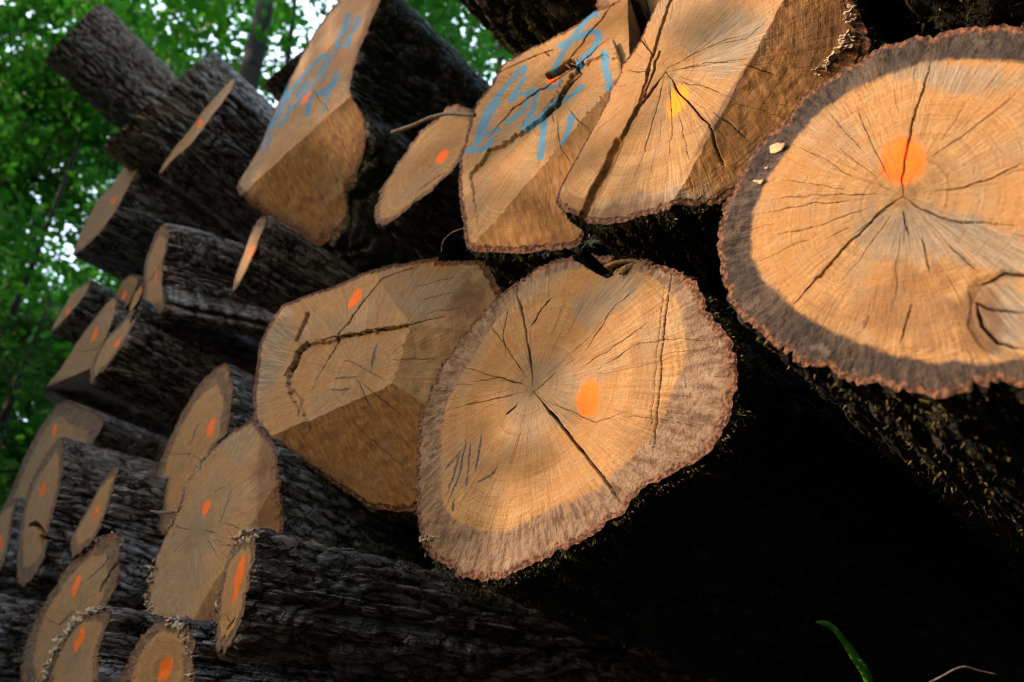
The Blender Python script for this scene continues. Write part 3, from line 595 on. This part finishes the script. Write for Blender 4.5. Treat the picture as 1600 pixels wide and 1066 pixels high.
build_log('N', 'small log with pale flaking bark, right of the notched one', O['L14'], shade_grey=0.14, Y=1.04, face=(2, -2), axis=(6, 0), NA=480, NR=70, checks=5, rim=.75, orange=[(150,802,3,13,20)], cracks=[([(146,812),(152,800)],2)], seed=14, NB=480, pale=.35, ridge=.020)
build_log('K', 'broad log partly hidden behind the notched one, its face running to the left edge', O['L12'], shade_grey=0.24, Y=1.22, NA=520, NR=80, checks=8, rim=.75, orange=[(85,672,3.5,10,18)], brown=[(140,668,32,24,0,.5)], seed=15)
build_log('V', 'small log cut by the left edge of the picture below the broad one', O['L15'], shade_grey=0.21, Y=1.13, rim=.78, NA=360, NR=50, checks=4, orange=[(1,850,3,14,12)], seed=16)
build_log('S', 'long-faced log in the lower left corner with a lopsided notch in its side', O['L18'], shade_grey=0.21, Y=1.05, NA=640, NR=100, checks=10, rim=.75, orange=[(120,915,5,18,18)], cracks=[([(66,965),(92,975),(118,955)],2.2),([(130,915),(160,885),(172,870)],2)], grey=[(165,880,20,40,20,.5)], cavities=[([(190,872),(172,892),(156,925)],2.6,.03,.6)], seed=17, moss=.3)
build_log('T', 'log at the bottom left with frilly pale fungi along its edge', O['L19'], shade_grey=0.35, Y=.95, NA=520, NR=80, checks=6, rim=.75, orange=[(125,1000,4.5,19,18)], grey=[(120,1040,26,50,0,.6)], seed=18, NB=520, seglen=.006, ridge=.012, axis=(4, 4))
build_log('W', 'log at the bottom edge with a cluster of shelf fungi beside its orange mark', O['L20'], shade_grey=0.17, Y=1.0, NA=640, NR=90, checks=8, rim=.72, face=(-6, 2), orange=[(258,1046,10,20,22)], seed=19, NB=640, axis=(2, 4))
build_log('H', 'log at the left with a ragged hollow under its face', O['L10'], shade_grey=0.32, Y=1.16, NA=520, NR=80, checks=6, rim=.95, facets=[((70,606),(143,576),(115,640),.28,1.0)], orange=[(148,523,4,12,28)], cracks=[([(112,548),(140,549),(160,540)],1.4)], brown=[(115,615,50,28,0,.9)], seed=20, jag=.014)
build_log('I', 'log with a snapped branch stub on its bark, right of the ragged one', O['L11'], shade_grey=0.28, Y=1.04, face=(2, -4), axis=(-4, -1), NA=480, NR=70, checks=4, rim=.75, orange=[(183,536,3.2,10,32)], seed=21, NB=480, ridge=.018, seglen=.007, taper=.02)
build_log('J', 'tiny sliver of a log between the stub log and the thick barked one', O['L09'], Y=1.13, NA=260, NR=30, checks=2, orange=[(221,455,2,5,15)], seed=22)
build_log('L', 'brown-faced log set back behind the ragged one', O['L08'], Y=1.2, NA=300, NR=40, checks=3, brown=[(195,455,30,40,0,.6)], orange=[(194,461,3,7,25)], seed=23)
build_log('O', 'short blackened log sticking out against the trees at the far left', O['L07'], shade_grey=0.28, Y=1.1, face=(0, -4), NA=360, NR=50, checks=3, orange=[(107,486,2.5,7,30)], seed=24, length=1.7)
build_log('R', 'thick-barked log with a narrow end, upper middle of the left group', O['L05'], shade_grey=0.21, Y=1.08, face=(14, 10), axis=(14, 8), NA=520, NR=70, checks=5, rim=.75, orange=[(243,430,2.2,12,3)], cracks=[([(225,448),(240,430),(256,405)],1.6)], seed=25, NB=520, ridge=.024, seglen=.007, taper=-.01)
build_log('X', 'log showing only a sliver of its end in the shadow under the largest log', O['L06'], shade_grey=0.42, Y=1.1, face=(12, 0), axis=(0, 0), NA=360, NR=50, checks=3, rim=.75, orange=[(393,394,2.4,10,25)], seed=26)
build_log('Y', 'log with a pale oblong end jutting out against the trees below the topmost logs', O['L04'], shade_grey=0.35, Y=1.08, NA=520, NR=80, checks=6, rim=.95, orange=[(178,312,3,9,30)], seed=27, NB=520, ridge=.018)
build_log('Z', 'log with a thin pale slanting end against furrowed grey bark, near the top', O['L03'], shade_grey=0.42, Y=1.08, face=(2, -9), axis=(-8, -3), NA=520, NR=70, checks=4, rim=.95, orange=[(313,192,3,7,32)], seed=28, NB=520, ridge=.022, seglen=.008)

# logs whose ends are out of sight
build_log('T1', 'topmost log jutting up against the trees, with a short branch stub below', circle=((111, 52), .30, 1.0), Y=.70, face=(-2, -12), axis=(-11, -3), NA=480, NR=30, checks=0, seed=31, NB=480, ridge=.034, seglen=.012, length=3.0, orange=[(84, 90, 9, 9, 0)])
build_log('T2', 'thick dark log behind the thin slanting end, near the top', circle=((248, 156), .39, 1.0), Y=1.0, face=(-3, -19), axis=(-6, -3), NA=480, NR=30, checks=0, seed=32, NB=480, pale=.9, ridge=.020, seglen=.010, length=3.4)
build_log('T3', 'little grey log end peeping out left of the largest log', circle=((452, 100), .15, 1.0), Y=1.16, face=(-3, -23), axis=(-6, -2), NA=260, NR=24, checks=0, seed=33, length=3.0)
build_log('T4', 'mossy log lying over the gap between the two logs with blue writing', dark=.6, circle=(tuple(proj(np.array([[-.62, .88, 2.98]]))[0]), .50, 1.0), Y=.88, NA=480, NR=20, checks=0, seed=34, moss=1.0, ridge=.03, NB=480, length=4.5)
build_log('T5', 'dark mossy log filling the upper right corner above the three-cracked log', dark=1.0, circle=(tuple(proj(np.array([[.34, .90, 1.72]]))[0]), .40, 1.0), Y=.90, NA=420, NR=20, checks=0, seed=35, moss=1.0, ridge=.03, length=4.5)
build_log('T6', 'grey-barked log at the left edge, level with the lowest orange marks', circle=((-75, 1025), .24, .9), Y=1.06, axis=(6, 3), NA=360, NR=20, checks=0, seed=36, NB=360, ridge=.018, length=3.6)
# the bottom course and filler logs that carry the stack (below and behind what the frame shows)
HID = ['far left log of the bottom course resting on the ground', 'second log from the left end of the bottom course', 'middle log of the bottom course on the ground', 'bottom course log below the log with furrowed bark', 'bottom course log nearest the photographer',
  'log right of the three-cracked log, out of the picture', 'rightmost log of the stack, out of the picture', 'log above the squared log, out of the picture', 'upper right log of the stack, out of the picture']
for i, (x, z, r) in enumerate([(-4.5, .02, .42), (-3.6, .02, .42), (-2.72, .0, .41), (-1.85, -.02, .40), (-1.02, -.07, .35), (.55, .90, .36), (1.25, 1.3, .38), (-.28, 2.25, .34), (.95, 2.2, .40)]):
    P = np.array([x, 1.25, z]); 
    build_log('b%d' % i, HID[i], circle=(tuple(proj(P[None])[0]), r, 1.0), Y=1.25, NA=160, NR=8, checks=0, seed=50 + i, length=4.2, seglen=.03)

# ------------------------------------------------------------------ small growths and bits on the logs
def tufts(name, key, th0, th1, L0, L1, n, size, mat, lean=.5, seed=0, power=1.6, clump=.5, thr=.42):
    """moss: many short forked blades rooted on the bark between two angles of the log (degrees, as seen in its end plane)"""
    g = LOGS[key]; BV = g['BV']; Ls = g['Ls']; rs = np.random.default_rng(seed); V = []; F = []; T = []
    thd = (np.degrees(g['thb']) + 360) % 360
    a0, a1 = th0 % 360, th1 % 360
    sel = np.where((thd >= a0) & (thd <= a1) if a0 <= a1 else (thd >= a0) | (thd <= a1))[0]
    cnt = 0; tries = 0
    while cnt < n and tries < n * 12:
        tries += 1
        j = rs.choice(sel); L = L0 + (L1 - L0) * rs.random() ** power; i = int(np.searchsorted(Ls, L)); i = min(i, len(Ls) - 1)
        p = BV[i, j]; out = g['rdir'][j]
        if fbm(p[0] * 14, p[1] * 14, p[2] * 14, seed, 2) < thr: continue
        cnt += 1
        p = p + rs.normal(0, .003, 3) - out * .002
        d = out + rs.normal(0, lean, 3); d[2] -= .15; d /= np.linalg.norm(d)
        s = size * rs.uniform(.4, 1.5); side = np.cross(d, rs.normal(0, 1, 3)); side /= np.linalg.norm(side)
        bend = rs.normal(0, .5, 3); tn = rs.random()
        q1 = p + d * s * .5 + bend * s * .12; q2 = p + d * s + bend * s * .4
        w = s * rs.uniform(.09, .2); k = len(V)
        V += [p - side * w, p + side * w, q1 + side * w * .8, q1 - side * w * .8, q2]
        F += [(k, k + 1, k + 2, k + 3), (k + 3, k + 2, k + 4)]; T += [tn] * 5
        for u in range(2):
            e = d * .5 + rs.normal(0, .8, 3); e /= np.linalg.norm(e); k = len(V); b = p + (q2 - p) * rs.uniform(.3, .7)
            V += [b, b + side * w * 1.1, b + e * s * .45]; F += [(k, k + 1, k + 2)]; T += [tn] * 3
    o = mesh_obj(name, np.array(V) - g['base'], F, mat, g['root'], smoothed=False, attrs={'tone': np.array(T)})
    return o
def brackets(key, path, n, size, seed=0, depthrange=.05, lift=.004, pale=.5):
    """a band of small shelf fungi: wavy half discs sticking out of the log along a pixel path on its end"""
    g = LOGS[key]; rs = np.random.default_rng(seed); V = []; F = []; T = []
    path = np.asarray(path, float)
    for q in range(n):
        f = rs.random() * (len(path) - 1.001); i = int(f); p2 = path[i] + (path[i + 1] - path[i]) * (f - i) + rs.normal(0, 3.2, 2)
        c = on_face(key, *p2) + g['ax'] * rs.uniform(-.004, depthrange)
        out = c - g['cen']; out -= (out @ g['ax']) * g['ax']; out /= np.linalg.norm(out)
        nrm_ = g['ax'] * -.55 + out * .5 + rs.normal(0, .3, 3); nrm_ /= np.linalg.norm(nrm_)
        upv = np.array([0, 0, 1.]) + rs.normal(0, .35, 3); s1 = np.cross(nrm_, upv); s1 /= np.linalg.norm(s1); upv = np.cross(s1, nrm_)
        r = size * rs.uniform(.5, 1.4); m = 11; k = len(V); tn = np.clip(rs.normal(pale, .25), 0, 1)
        ph = rs.uniform(0, 6)
        for lay in (0, 1):
            for a in range(m):
                an = math.pi * a / (m - 1); rr = r * (1 + .22 * math.sin(5 * an + ph))
                dz = .16 * r * math.sin(4 * an + ph) + (.0 if lay else -.16 * r)
                V.append(c + s1 * rr * math.cos(an) + nrm_ * rr * math.sin(an) * (.95 if lay else .85) + upv * dz); T.append(min(1, tn + (.35 if lay else 0)))
        V.append(c + upv * .02 * r); T.append(tn * .4); V.append(c - upv * .2 * r); T.append(tn * .3)
        for a in range(m - 1):
            F.append((k + 2 * m, k + m + a, k + m + a + 1)); F.append((k + 2 * m + 1, k + a + 1, k + a)); F.append((k + a, k + a + 1, k + m + a + 1, k + m + a))
    o = mesh_obj('shelf_fungi', np.array(V) - g['base'], F, FUNG, g['root'], attrs={'tone': np.array(T)}); o['kind'] = 'stuff'
    o['label'] = 'frilly pale shelf fungi crowded along the log edge'
    return o
def tube(name, pts, rad, mat, parent=None, base=(0, 0, 0), sides=8, wob=0.0, seed=0):
    pts = np.asarray(pts, float); n = len(pts); rad = np.broadcast_to(rad, n) if np.ndim(rad) == 0 or len(np.atleast_1d(rad)) == n else np.linspace(rad[0], rad[1], n)
    V = []; F = []
    for i in range(n):
        d = pts[min(i + 1, n - 1)] - pts[max(i - 1, 0)]; d /= np.linalg.norm(d); h = np.array([0, 0, 1.]) if abs(d[2]) < .9 else np.array([1., 0, 0])
        a = np.cross(d, h); a /= np.linalg.norm(a); b = np.cross(d, a)
        for s in range(sides):
            t = 2 * math.pi * s / sides; w = rad[i] * (1 + wob * (float(noise(s * 1.3, i * .7, 0, seed)) - .5))
            V.append(pts[i] + (a * math.cos(t) + b * math.sin(t)) * w)
    for i in range(n - 1):
        for s in range(sides):
            F.append((i * sides + s, i * sides + (s + 1) % sides, (i + 1) * sides + (s + 1) % sides, (i + 1) * sides + s))
    F.append(tuple(range(sides))[::-1]); F.append(tuple((n - 1) * sides + s for s in range(sides)))
    return mesh_obj(name, np.array(V) - np.asarray(base, float), F, mat, parent)
def spline3(ctrl, n):
    ctrl = np.asarray(ctrl, float); c = np.vstack([2 * ctrl[0] - ctrl[1], ctrl, 2 * ctrl[-1] - ctrl[-2]]); out = []
    for t in np.linspace(0, len(ctrl) - 1.0001, n):
        i = int(t); u = t - i; p0, p1, p2, p3 = c[i:i + 4]
        out.append(.5 * ((2 * p1) + (-p0 + p2) * u + (2 * p0 - 5 * p1 + 4 * p2 - p3) * u * u + (-p0 + 3 * p1 - 3 * p2 + p3) * u ** 3))
    return np.array(out)

tufts('moss', 'F', 180, 359, .004, 2.2, 12000, .006, MOSS, seed=1, power=2.2)
tufts('moss', 'E', 150, 330, .01, 2.6, 9000, .007, MOSS, seed=2, power=1.3)
tufts('moss', 'D', 200, 359, .004, 1.2, 7000, .007, MOSS, seed=3, power=1.6)
tufts('moss', 'C', 200, 340, .004, 1.0, 2500, .010, MOSS, seed=4)
tufts('moss', 'A', 0, 359, .01, 3.6, 12000, .014, GREENMOSS, seed=5, power=1.0)
tufts('moss', 'T4', 150, 359, .0, 2.8, 12000, .012, MOSS, seed=6, power=1.0)
tufts('moss', 'T5', 150, 330, .0, 2.0, 4000, .014, MOSS, seed=7, power=1.0)
tufts('moss', 'G', 20, 110, .004, .5, 1500, .010, GREENMOSS, seed=8, power=1.2)
tufts('moss', 'G', 200, 340, .004, .8, 1500, .010, MOSS, seed=9, power=1.2)
tufts('moss', 'U', 20, 120, .5, 3.6, 5000, .012, MOSS, seed=10, power=1.0)

brackets('T', [(160,954),(140,957),(120,972),(102,994),(88,1018),(76,1045),(70,1066)], 120, .011, 1, .02, pale=.75)
brackets('W', [(262,972),(280,978),(292,998),(296,1020),(297,1045),(296,1062)], 110, .010, 2, .05, pale=.7)
brackets('U', [(366,850),(374,842),(386,838),(394,840)], 40, .010, 3, .03, pale=.6)
brackets('U', [(343,925),(340,950),(338,968)], 14, .006, 4, .01, pale=.9)
brackets('Q', [(240,880),(234,905),(230,930),(232,955),(246,968)], 70, .012, 5, .03, pale=.35)
brackets('Q', [(340,700),(318,722),(300,745),(288,772),(278,795),(266,825)], 70, .007, 6, .01, pale=.45)
brackets('D', [(1325,10),(1330,40),(1320,70),(1300,90),(1285,105),(1262,120)], 46, .010, 7, .01, pale=.45)
brackets('S', [(180,838),(188,850),(180,862)], 20, .008, 8, .02, pale=.7)
brackets('F', [(655,838),(663,842),(672,838),(674,846)], 9, .006, 9, .0, pale=.8)

def flake(parent_key, x, y, r, label=None, lift=.006, mat=None, ang=0.0, asp=.7, name='wood_chip'):
    g = LOGS[parent_key]; c = on_face(parent_key, x, y, lift); n = -g['n0']; e1 = np.cross(n, [0, 0, 1.]); e1 /= np.linalg.norm(e1); e2 = np.cross(e1, n)
    ca, sa = math.cos(ang), math.sin(ang); f1, f2 = e1 * ca + e2 * sa, -e1 * sa + e2 * ca; V = []; F = []; m = 14
    for z in (0, -.002):
        for q in range(m):
            t = 2 * math.pi * q / m; rr = r * (1 + .18 * math.sin(3 * t + x) + .1 * math.sin(5 * t + y)); V.append(c + f1 * rr * math.cos(t) + f2 * rr * asp * math.sin(t) + n * (z + .25 * r * math.cos(t * 2)))
    V.append(c - n * .15 * r); F = [(2 * m, q, (q + 1) % m) for q in range(m)] + [(q, m + q, m + (q + 1) % m, (q + 1) % m) for q in range(m)] + [tuple(range(m, 2 * m))[::-1]]
    base = c
    o = mesh_obj(name, np.array(V) - base, F, mat or DRYLEAF); o.location = Vector(base + OFF)
    if label: tag(o, label, 'wood chip')
    return o
flake('E', 1217, 233, .013, 'rounded pale wood chip stuck on the dark rim of the three-cracked log', ang=.5)
flake('E', 1189, 286, .009, 'folded whitish scrap caught on the rim of the three-cracked log', ang=.6, asp=.4)
flake('E', 1200, 265, .003, 'tiny pale crumb between the two larger scraps on the dark rim')
# splinters standing in the notch of the middle log
def splinter(key, p, q, w, dep0, dep1):
    g = LOGS[key]; a = on_face(key, *p, lift=-dep0); b = on_face(key, *q, lift=-dep1)
    pts = spline3([a, (a + b) / 2 + g['n0'] * -.006, b], 7)
    return tube('splinter', pts, np.array([.4, .9, 1, 1, .9, .8, .6]) * w, SPLINT, g['root'], g['base'], sides=5, wob=.7, seed=int(p[0]))
splinter('F', (950, 421), (992, 396), .007, -.012, .03); splinter('F', (972, 431), (1001, 400), .009, -.012, .03); splinter('F', (958, 432), (970, 405), .004, .0, .03)
# upright splinter at the edge of the writing log, and the torn ridge below the hole
splinter('C', (972, 108), (962, 70), .008, .0, -.015)
for q in range(16):
    t = q / 15; x, y = 905 - 55 * t + random.uniform(-4, 4), 100 + 78 * t + random.uniform(-4, 4)
    splinter('C', (x, y), (x + random.uniform(-9, 9), y + random.uniform(-8, 5)), .0013, -.001, -.006)
# branch stubs
g = LOGS['T1']; a = bark_at('T1', 146, 150)
tube('branch_stub', spline3([a - RT * -.10 + UP * .10, a, a - RT * .08 - UP * .05, a - RT * .13 - UP * .13], 8), np.array([.07, .065, .055, .045, .036, .028, .02, .012]), BARK, g['root'], g['base'], wob=.4)
g = LOGS['I']; a = bark_at('I', 246, 500)
tube('branch_stub', spline3([a - RT * .05 - UP * .06, a, a + RT * .09 + UP * .04, a + RT * .18 + UP * .02], 8), np.array([.075, .07, .06, .05, .042, .036, .032, .028]), BARK, g['root'], g['base'], sides=10, wob=.6)
def free_tube(name, label, cat, pts, rad, mat, sides=7, wob=.3):
    base = np.asarray(pts[0], float); o = tube(name, np.asarray(pts), rad, mat, None, base, sides, wob); o.location = Vector(base + OFF); return tag(o, label, cat)
P = lambda x, y, d: atd(x, y, d)
db = lambda k, x, y, lift=.0: on_face(k, x, y, lift)
free_tube('twig', 'thin purplish twig lying across the top of the small wedged log', 'twig', spline3([P(612, 207, 2.55), P(640, 198, 2.48), P(670, 185, 2.40), P(700, 178, 2.33), P(742, 180, 2.22)], 18), .0055, TWIG)
free_tube('root_fibre', 'curved brown fibre hanging under the small wedged log', 'twig', spline3([P(726, 356, 2.25), P(706, 364, 2.3), P(692, 378, 2.3), P(690, 396, 2.3)], 12), .0018, TWIG)
free_tube('twig', 'pale hooked bit of bark hanging under the three-cracked log', 'twig', spline3([P(1300, 602, 1.33), P(1303, 612, 1.33), P(1308, 617, 1.32), P(1320, 613, 1.31)], 8), .0012, DRYLEAF)
g0 = lambda x, y, d, dx=.03: P(x, y, d) * [1, 1, 0] + [dx, .05, -CAM_Z]
free_tube('twig', 'thin dry twig bent upward, at the bottom right corner', 'twig', spline3([g0(1380, 1250, 1.2, .0), P(1395, 1150, 1.2), P(1430, 1085, 1.2), P(1475, 1055, 1.2), P(1504, 1042, 1.2), P(1530, 1048, 1.2), P(1558, 1054, 1.2)], 26), np.linspace(.0018, .0010, 26), TWIG)
free_tube('twig', 'grey twig poking out left of the wide grey log', 'twig', spline3([P(236, 799, 2.32), P(250, 801, 2.3), P(272, 801, 2.28)], 6), .004, TWIG)
# grass blade: folded ribbon
def grass_blade(label, ctrl, widths, depth):
    pts = spline3([g0(1400, 1180, 1.25, .05)] + [P(*c) for c in ctrl[1:]], 24); w = np.interp(np.linspace(0, 1, 24), np.linspace(0, 1, len(widths)), widths)
    V = []; F = []
    for i in range(24):
        d = pts[min(i + 1, 23)] - pts[max(i - 1, 0)]; d /= np.linalg.norm(d); s = np.cross(d, pts[i]); s /= np.linalg.norm(s); n = np.cross(s, d)
        V += [pts[i] - s * w[i] / 2, pts[i] + n * w[i] * .22, pts[i] + s * w[i] / 2, pts[i] + n * (w[i] * .22 + .0004)]
    for i in range(23):
        k = 4 * i; F += [(k, k + 1, k + 5, k + 4), (k + 1, k + 2, k + 6, k + 5), (k + 2, k + 3, k + 7, k + 6), (k + 3, k, k + 4, k + 7)]
    base = pts[0]; o = mesh_obj('grass_blade', np.array(V) - base, F, GRASS); o.location = Vector(base + OFF); return tag(o, label, 'grass')
grass_blade('single bright green blade of grass with a bent tip, at the bottom right', [None, (1395, 1180, 1.25), (1357, 1062, 1.24), (1338, 1030, 1.22), (1318, 1000, 1.21), (1300, 980, 1.2), (1284, 973, 1.19), (1275, 972, 1.18)], [.010, .012, .0135, .014, .0125, .010, .007, .0095, .005, .001], .68)
# frayed fibres between the squared log and the beveled one
V = []; F = []; rs = np.random.default_rng(5); c = atd(918, 378, 1.95)
for q in range(60):
    a = c + rs.normal(0, .006, 3); d = RT * rs.normal(.6, .7) + UP * rs.normal(.3, .6) + AX * rs.normal(0, .5); d /= np.linalg.norm(d); L = rs.uniform(.015, .05)
    s = np.cross(d, c); s /= np.linalg.norm(s); k = len(V); w = .0007; b = a + d * L * .5 + rs.normal(0, .003, 3); e = a + d * L
    V += [a - s * w, a + s * w, b + s * w, b - s * w, e]; F += [(k, k + 1, k + 2, k + 3), (k + 3, k + 2, k + 4)]
o = mesh_obj('fibre_tuft', np.array(V) - c, F, make_simple('grey_fibre', (.12, .12, .14), (.34, .32, .33), 80.0)); o.location = Vector(c + OFF)
tag(o, 'tuft of grey frayed fibres hanging where the squared log meets the middle log', 'fibres')

# ------------------------------------------------------------------ ground
gx, gy = np.meshgrid(np.linspace(-60, 60, 161), np.linspace(-60, 60, 161)); gx = np.sign(gx) * np.abs(gx / 60) ** 1.8 * 60; gy = np.sign(gy) * np.abs(gy / 60) ** 1.8 * 60
gz = (fbm(gx * .4, gy * .4, 0, 71) - .5) * .5 * smooth(3, 12, np.hypot(gx + 1, gy)) + (fbm(gx * 3, gy * 3, 0, 72) - .5) * .05 - .02
idx = np.arange(161 * 161).reshape(161, 161)
gr = mesh_obj('ground', np.stack([gx.ravel(), gy.ravel(), gz.ravel()], 1), np.stack([idx[:-1, :-1].ravel(), idx[:-1, 1:].ravel(), idx[1:, 1:].ravel(), idx[1:, :-1].ravel()], 1), SOIL)
gr['kind'] = 'structure'

# ------------------------------------------------------------------ the forest
def leaf_mesh(name, centres, size, mat, parent, base, rs, needle=False, flat=.5):
    n = len(centres); d = rs.normal(0, 1, (n, 3)); d[:, 2] *= .5; d /= np.linalg.norm(d, axis=1)[:, None]
    up = np.stack([rs.normal(0, flat, n), rs.normal(0, flat, n), np.ones(n)], 1); s = np.cross(d, up); s /= np.linalg.norm(s, axis=1)[:, None]; nn = np.cross(s, d)
    L = (size * rs.uniform(.6, 1.35, n))[:, None]; w = L * (.12 if needle else .34)
    V = np.stack([centres - d * L * .5, centres - d * L * .12 + s * w + nn * L * .05, centres + d * L * .25 + s * w * .8 + nn * L * .05, centres + d * L * .55, centres + d * L * .25 - s * w * .8 + nn * L * .05, centres - d * L * .12 - s * w + nn * L * .05], 1).reshape(-1, 3)
    k = np.arange(n)[:, None] * 6; F = np.concatenate([k + np.array([0, 1, 2, 3]), k + np.array([0, 3, 4, 5])])
    tone = np.repeat(rs.random(n), 6)
    return mesh_obj(name, V - base, F, mat, parent, smoothed=False, attrs={'tone': tone})
def tree(name, label, x, y, h, r, crown0, crad, nclump, nleaf, lsize, mat, lean=(0, 0), seed=0, group='forest trees behind the stack', branches=14, trunk_mat=None, droop=0.0, needle=False, cat='tree'):
    rs = np.random.default_rng(seed); base = np.array([x, y, -.1]); root = thing(name, label, cat, base, group)
    top = np.array([lean[0], lean[1], h])
    ts = np.linspace(0, 1, 14); pts = np.array([top * t + np.array([.25 * math.sin(3 * t + seed), .25 * math.cos(2 * t + seed), 0]) * (h / 14) * t for t in ts])
    tr = tube('trunk', pts, r * (1 - .8 * ts ** 1.2) * (1 + .5 * np.exp(-ts * 18)), trunk_mat or TRUNK, root, sides=14, wob=.12, seed=seed)
    cl = []
    for b in range(branches):
        t = crown0 + (1 - crown0) * (b + rs.random()) / branches; p = np.array([np.interp(t, ts, pts[:, k]) for k in range(3)])
        a = rs.uniform(0, 6.28); ln = crad * (1.05 - .75 * (t - crown0) / (1 - crown0)) * rs.uniform(.7, 1.15) if needle else crad * (.55 + .6 * math.sin(math.pi * min(1, .15 + (t - crown0) / (1 - crown0)))) * rs.uniform(.7, 1.2)
        d = np.array([math.cos(a), math.sin(a), rs.uniform(.1, .6) - droop]); q1 = p + d * ln * .5 + [0, 0, .05 * ln]; q2 = p + d * ln
        tube('branch', spline3([p, q1, q2], 7), np.linspace(max(.012, r * .38 * (1.1 - t)), .008, 7), trunk_mat or TRUNK, root, sides=6, wob=.2, seed=seed + b)
        for c in range(nclump):
            f = rs.uniform(.25, 1.05); cl.append((p + (q2 - p) * f + rs.normal(0, 1, 3) * [ln * .22, ln * .22, ln * .12], ln * rs.uniform(.14, .30)))
    cs = []
    per = max(1, nleaf // max(1, len(cl)))
    for c, rr in cl:
        z = rs.normal(0, .5, (per, 3)) * [rr, rr, rr * .45]; cs.append(c + z)
    leaf_mesh('crown', np.concatenate(cs), lsize, mat, root, np.zeros(3), rs, needle)
    return root
def ground_at(x, y, dist):
    """a spot on the ground below the line of sight through pixel (x, y), dist metres away"""
    r = ray((x, y))[0]; h = r[:2] / np.linalg.norm(r[:2]); return h * dist, r[2] / np.linalg.norm(r[:2]) * dist + CAM_Z
def beech(label, px, py, dist, h, r, seed, mat=LEAF, nleaf=9000, lsize=.13, crad=3.6, crown0=.28, name='beech_tree', **kw):
    p, z = ground_at(px, py, dist); return tree(name, label, p[0], p[1], h, r, crown0, crad, kw.pop('nclump', 7), nleaf, lsize, mat, seed=seed, **kw)
beech('tall beech with a straight grey trunk rising behind the largest log', 392, 60, 7.0, 21, .19, 101, mat=YLEAF, nleaf=9000, crown0=.62)
beech('slender dark beech leaning beside the straight grey one', 478, 60, 9.0, 20, .10, 102, mat=YLEAF, nleaf=8000, crown0=.66)
beech('thin beech in the open wood at the upper left corner', 60, 60, 13.0, 17, .13, 103, nleaf=21000)
beech('beech with dense leaves above the topmost log', 200, 20, 15.0, 20, .18, 104, nleaf=21000, crad=4.5)
beech('beech with dark forked branches at the left edge', 22, 290, 12.0, 20, .09, 105, nleaf=8000, crad=3.0, crown0=.55)
beech('young beech with bright leaves left of the jutting log', 90, 330, 17.0, 14, .14, 106, mat=YLEAF, nleaf=21000, crad=4.2, crown0=.15)
beech('beech farther back at the middle of the left edge', 40, 470, 20.0, 15, .16, 107, nleaf=24000, crad=5.0, crown0=.15)
beech('leafy beech filling the bright gap at the left edge', 40, 400, 11.0, 13, .09, 119, nleaf=13000, crad=3.2, crown0=.45)
beech('low beech behind the ragged log', 60, 560, 15.0, 10, .11, 108, nleaf=15000, crad=3.6, crown0=.15)
beech('fir with dark drooping branches at the lower left edge', 12, 690, 9.0, 7.2, .12, 109, mat=DLEAF, nleaf=16001, lsize=.10, crad=2.2, crown0=.08, needle=True, droop=.5, branches=26, name='fir_tree')
beech('small fir beside the dark drooping one', -60, 720, 12.0, 9.0, .12, 110, mat=DLEAF, nleaf=21000, lsize=.11, crad=2.4, crown0=.08, needle=True, droop=.5, branches=24, name='fir_tree')
beech('tall beech seen through the gap under the mossy log', 760, 70, 9.0, 17, .18, 111, mat=LEAF, nleaf=21000, crad=4.2, crown0=.4)
beech('beech spreading behind the top of the stack', 560, -60, 13.0, 19, .2, 112, mat=YLEAF, nleaf=21000, crad=4.5)

# trees beside the photographer: their crowns keep the sun off the left part of the stack
for i, (x, y, h, cr, lab) in enumerate([(-5.95, -3.2, 9.5, 1.55, 'dense bushy tree nearest the photographer, shading the left half of the stack'), (-8.3, -3.6, 12.5, 2.2, 'broader tree beside the dense bushy one'), (-8.6, -5.8, 13.0, 2.5, 'tall tree farther back on the photographer side'), (-11.0, -5.0, 14.0, 2.6, 'leafy tree at the far left of the photographer side')]):
    tree('shade_tree', lab, x, y, h, .16, .05, cr, 9, 26000, .22, LEAF, seed=130 + i, branches=34, group='trees on the photographer side')

# unseen undergrowth added to block low sky light, kept lower than the sun
for i, (x, y, h, cr, lab) in enumerate([(-3.2, -5.2, 1.7, 1.3, 'low bush added straight behind the photographer'), (-.6, -5.0, 2.0, 1.5, 'bush added behind the photographer to the right'), (2.2, -4.2, 3.0, 1.8, 'tall bush added right of the photographer'), (4.4, -2.2, 3.6, 2.0, 'wide bush added beyond the right end of the stack'), (-4.6, -1.6, 2.2, 1.1, 'leafy bush added on the left of the clearing'), (-6.8, -.6, 2.6, 1.3, 'bush added at the far left before the stack')]):
    tree('bush', lab, x, y, h, .05, .04, cr, 8, 9000, .13, LEAF, seed=160 + i, branches=16, group='bushes added round the clearing to block light', cat='bush')
for i, (x, y, h, cr, lab) in enumerate([(4.4, -4.2, 10.0, 2.3, 'dense tree added at the right of the clearing to block light')]):
    tree('shade_tree', lab, x, y, h, .16, .06, cr, 9, 20000, .24, LEAF, seed=180 + i, branches=30, group='trees on the photographer side')  # unseen tree added to keep side light off the log undersides
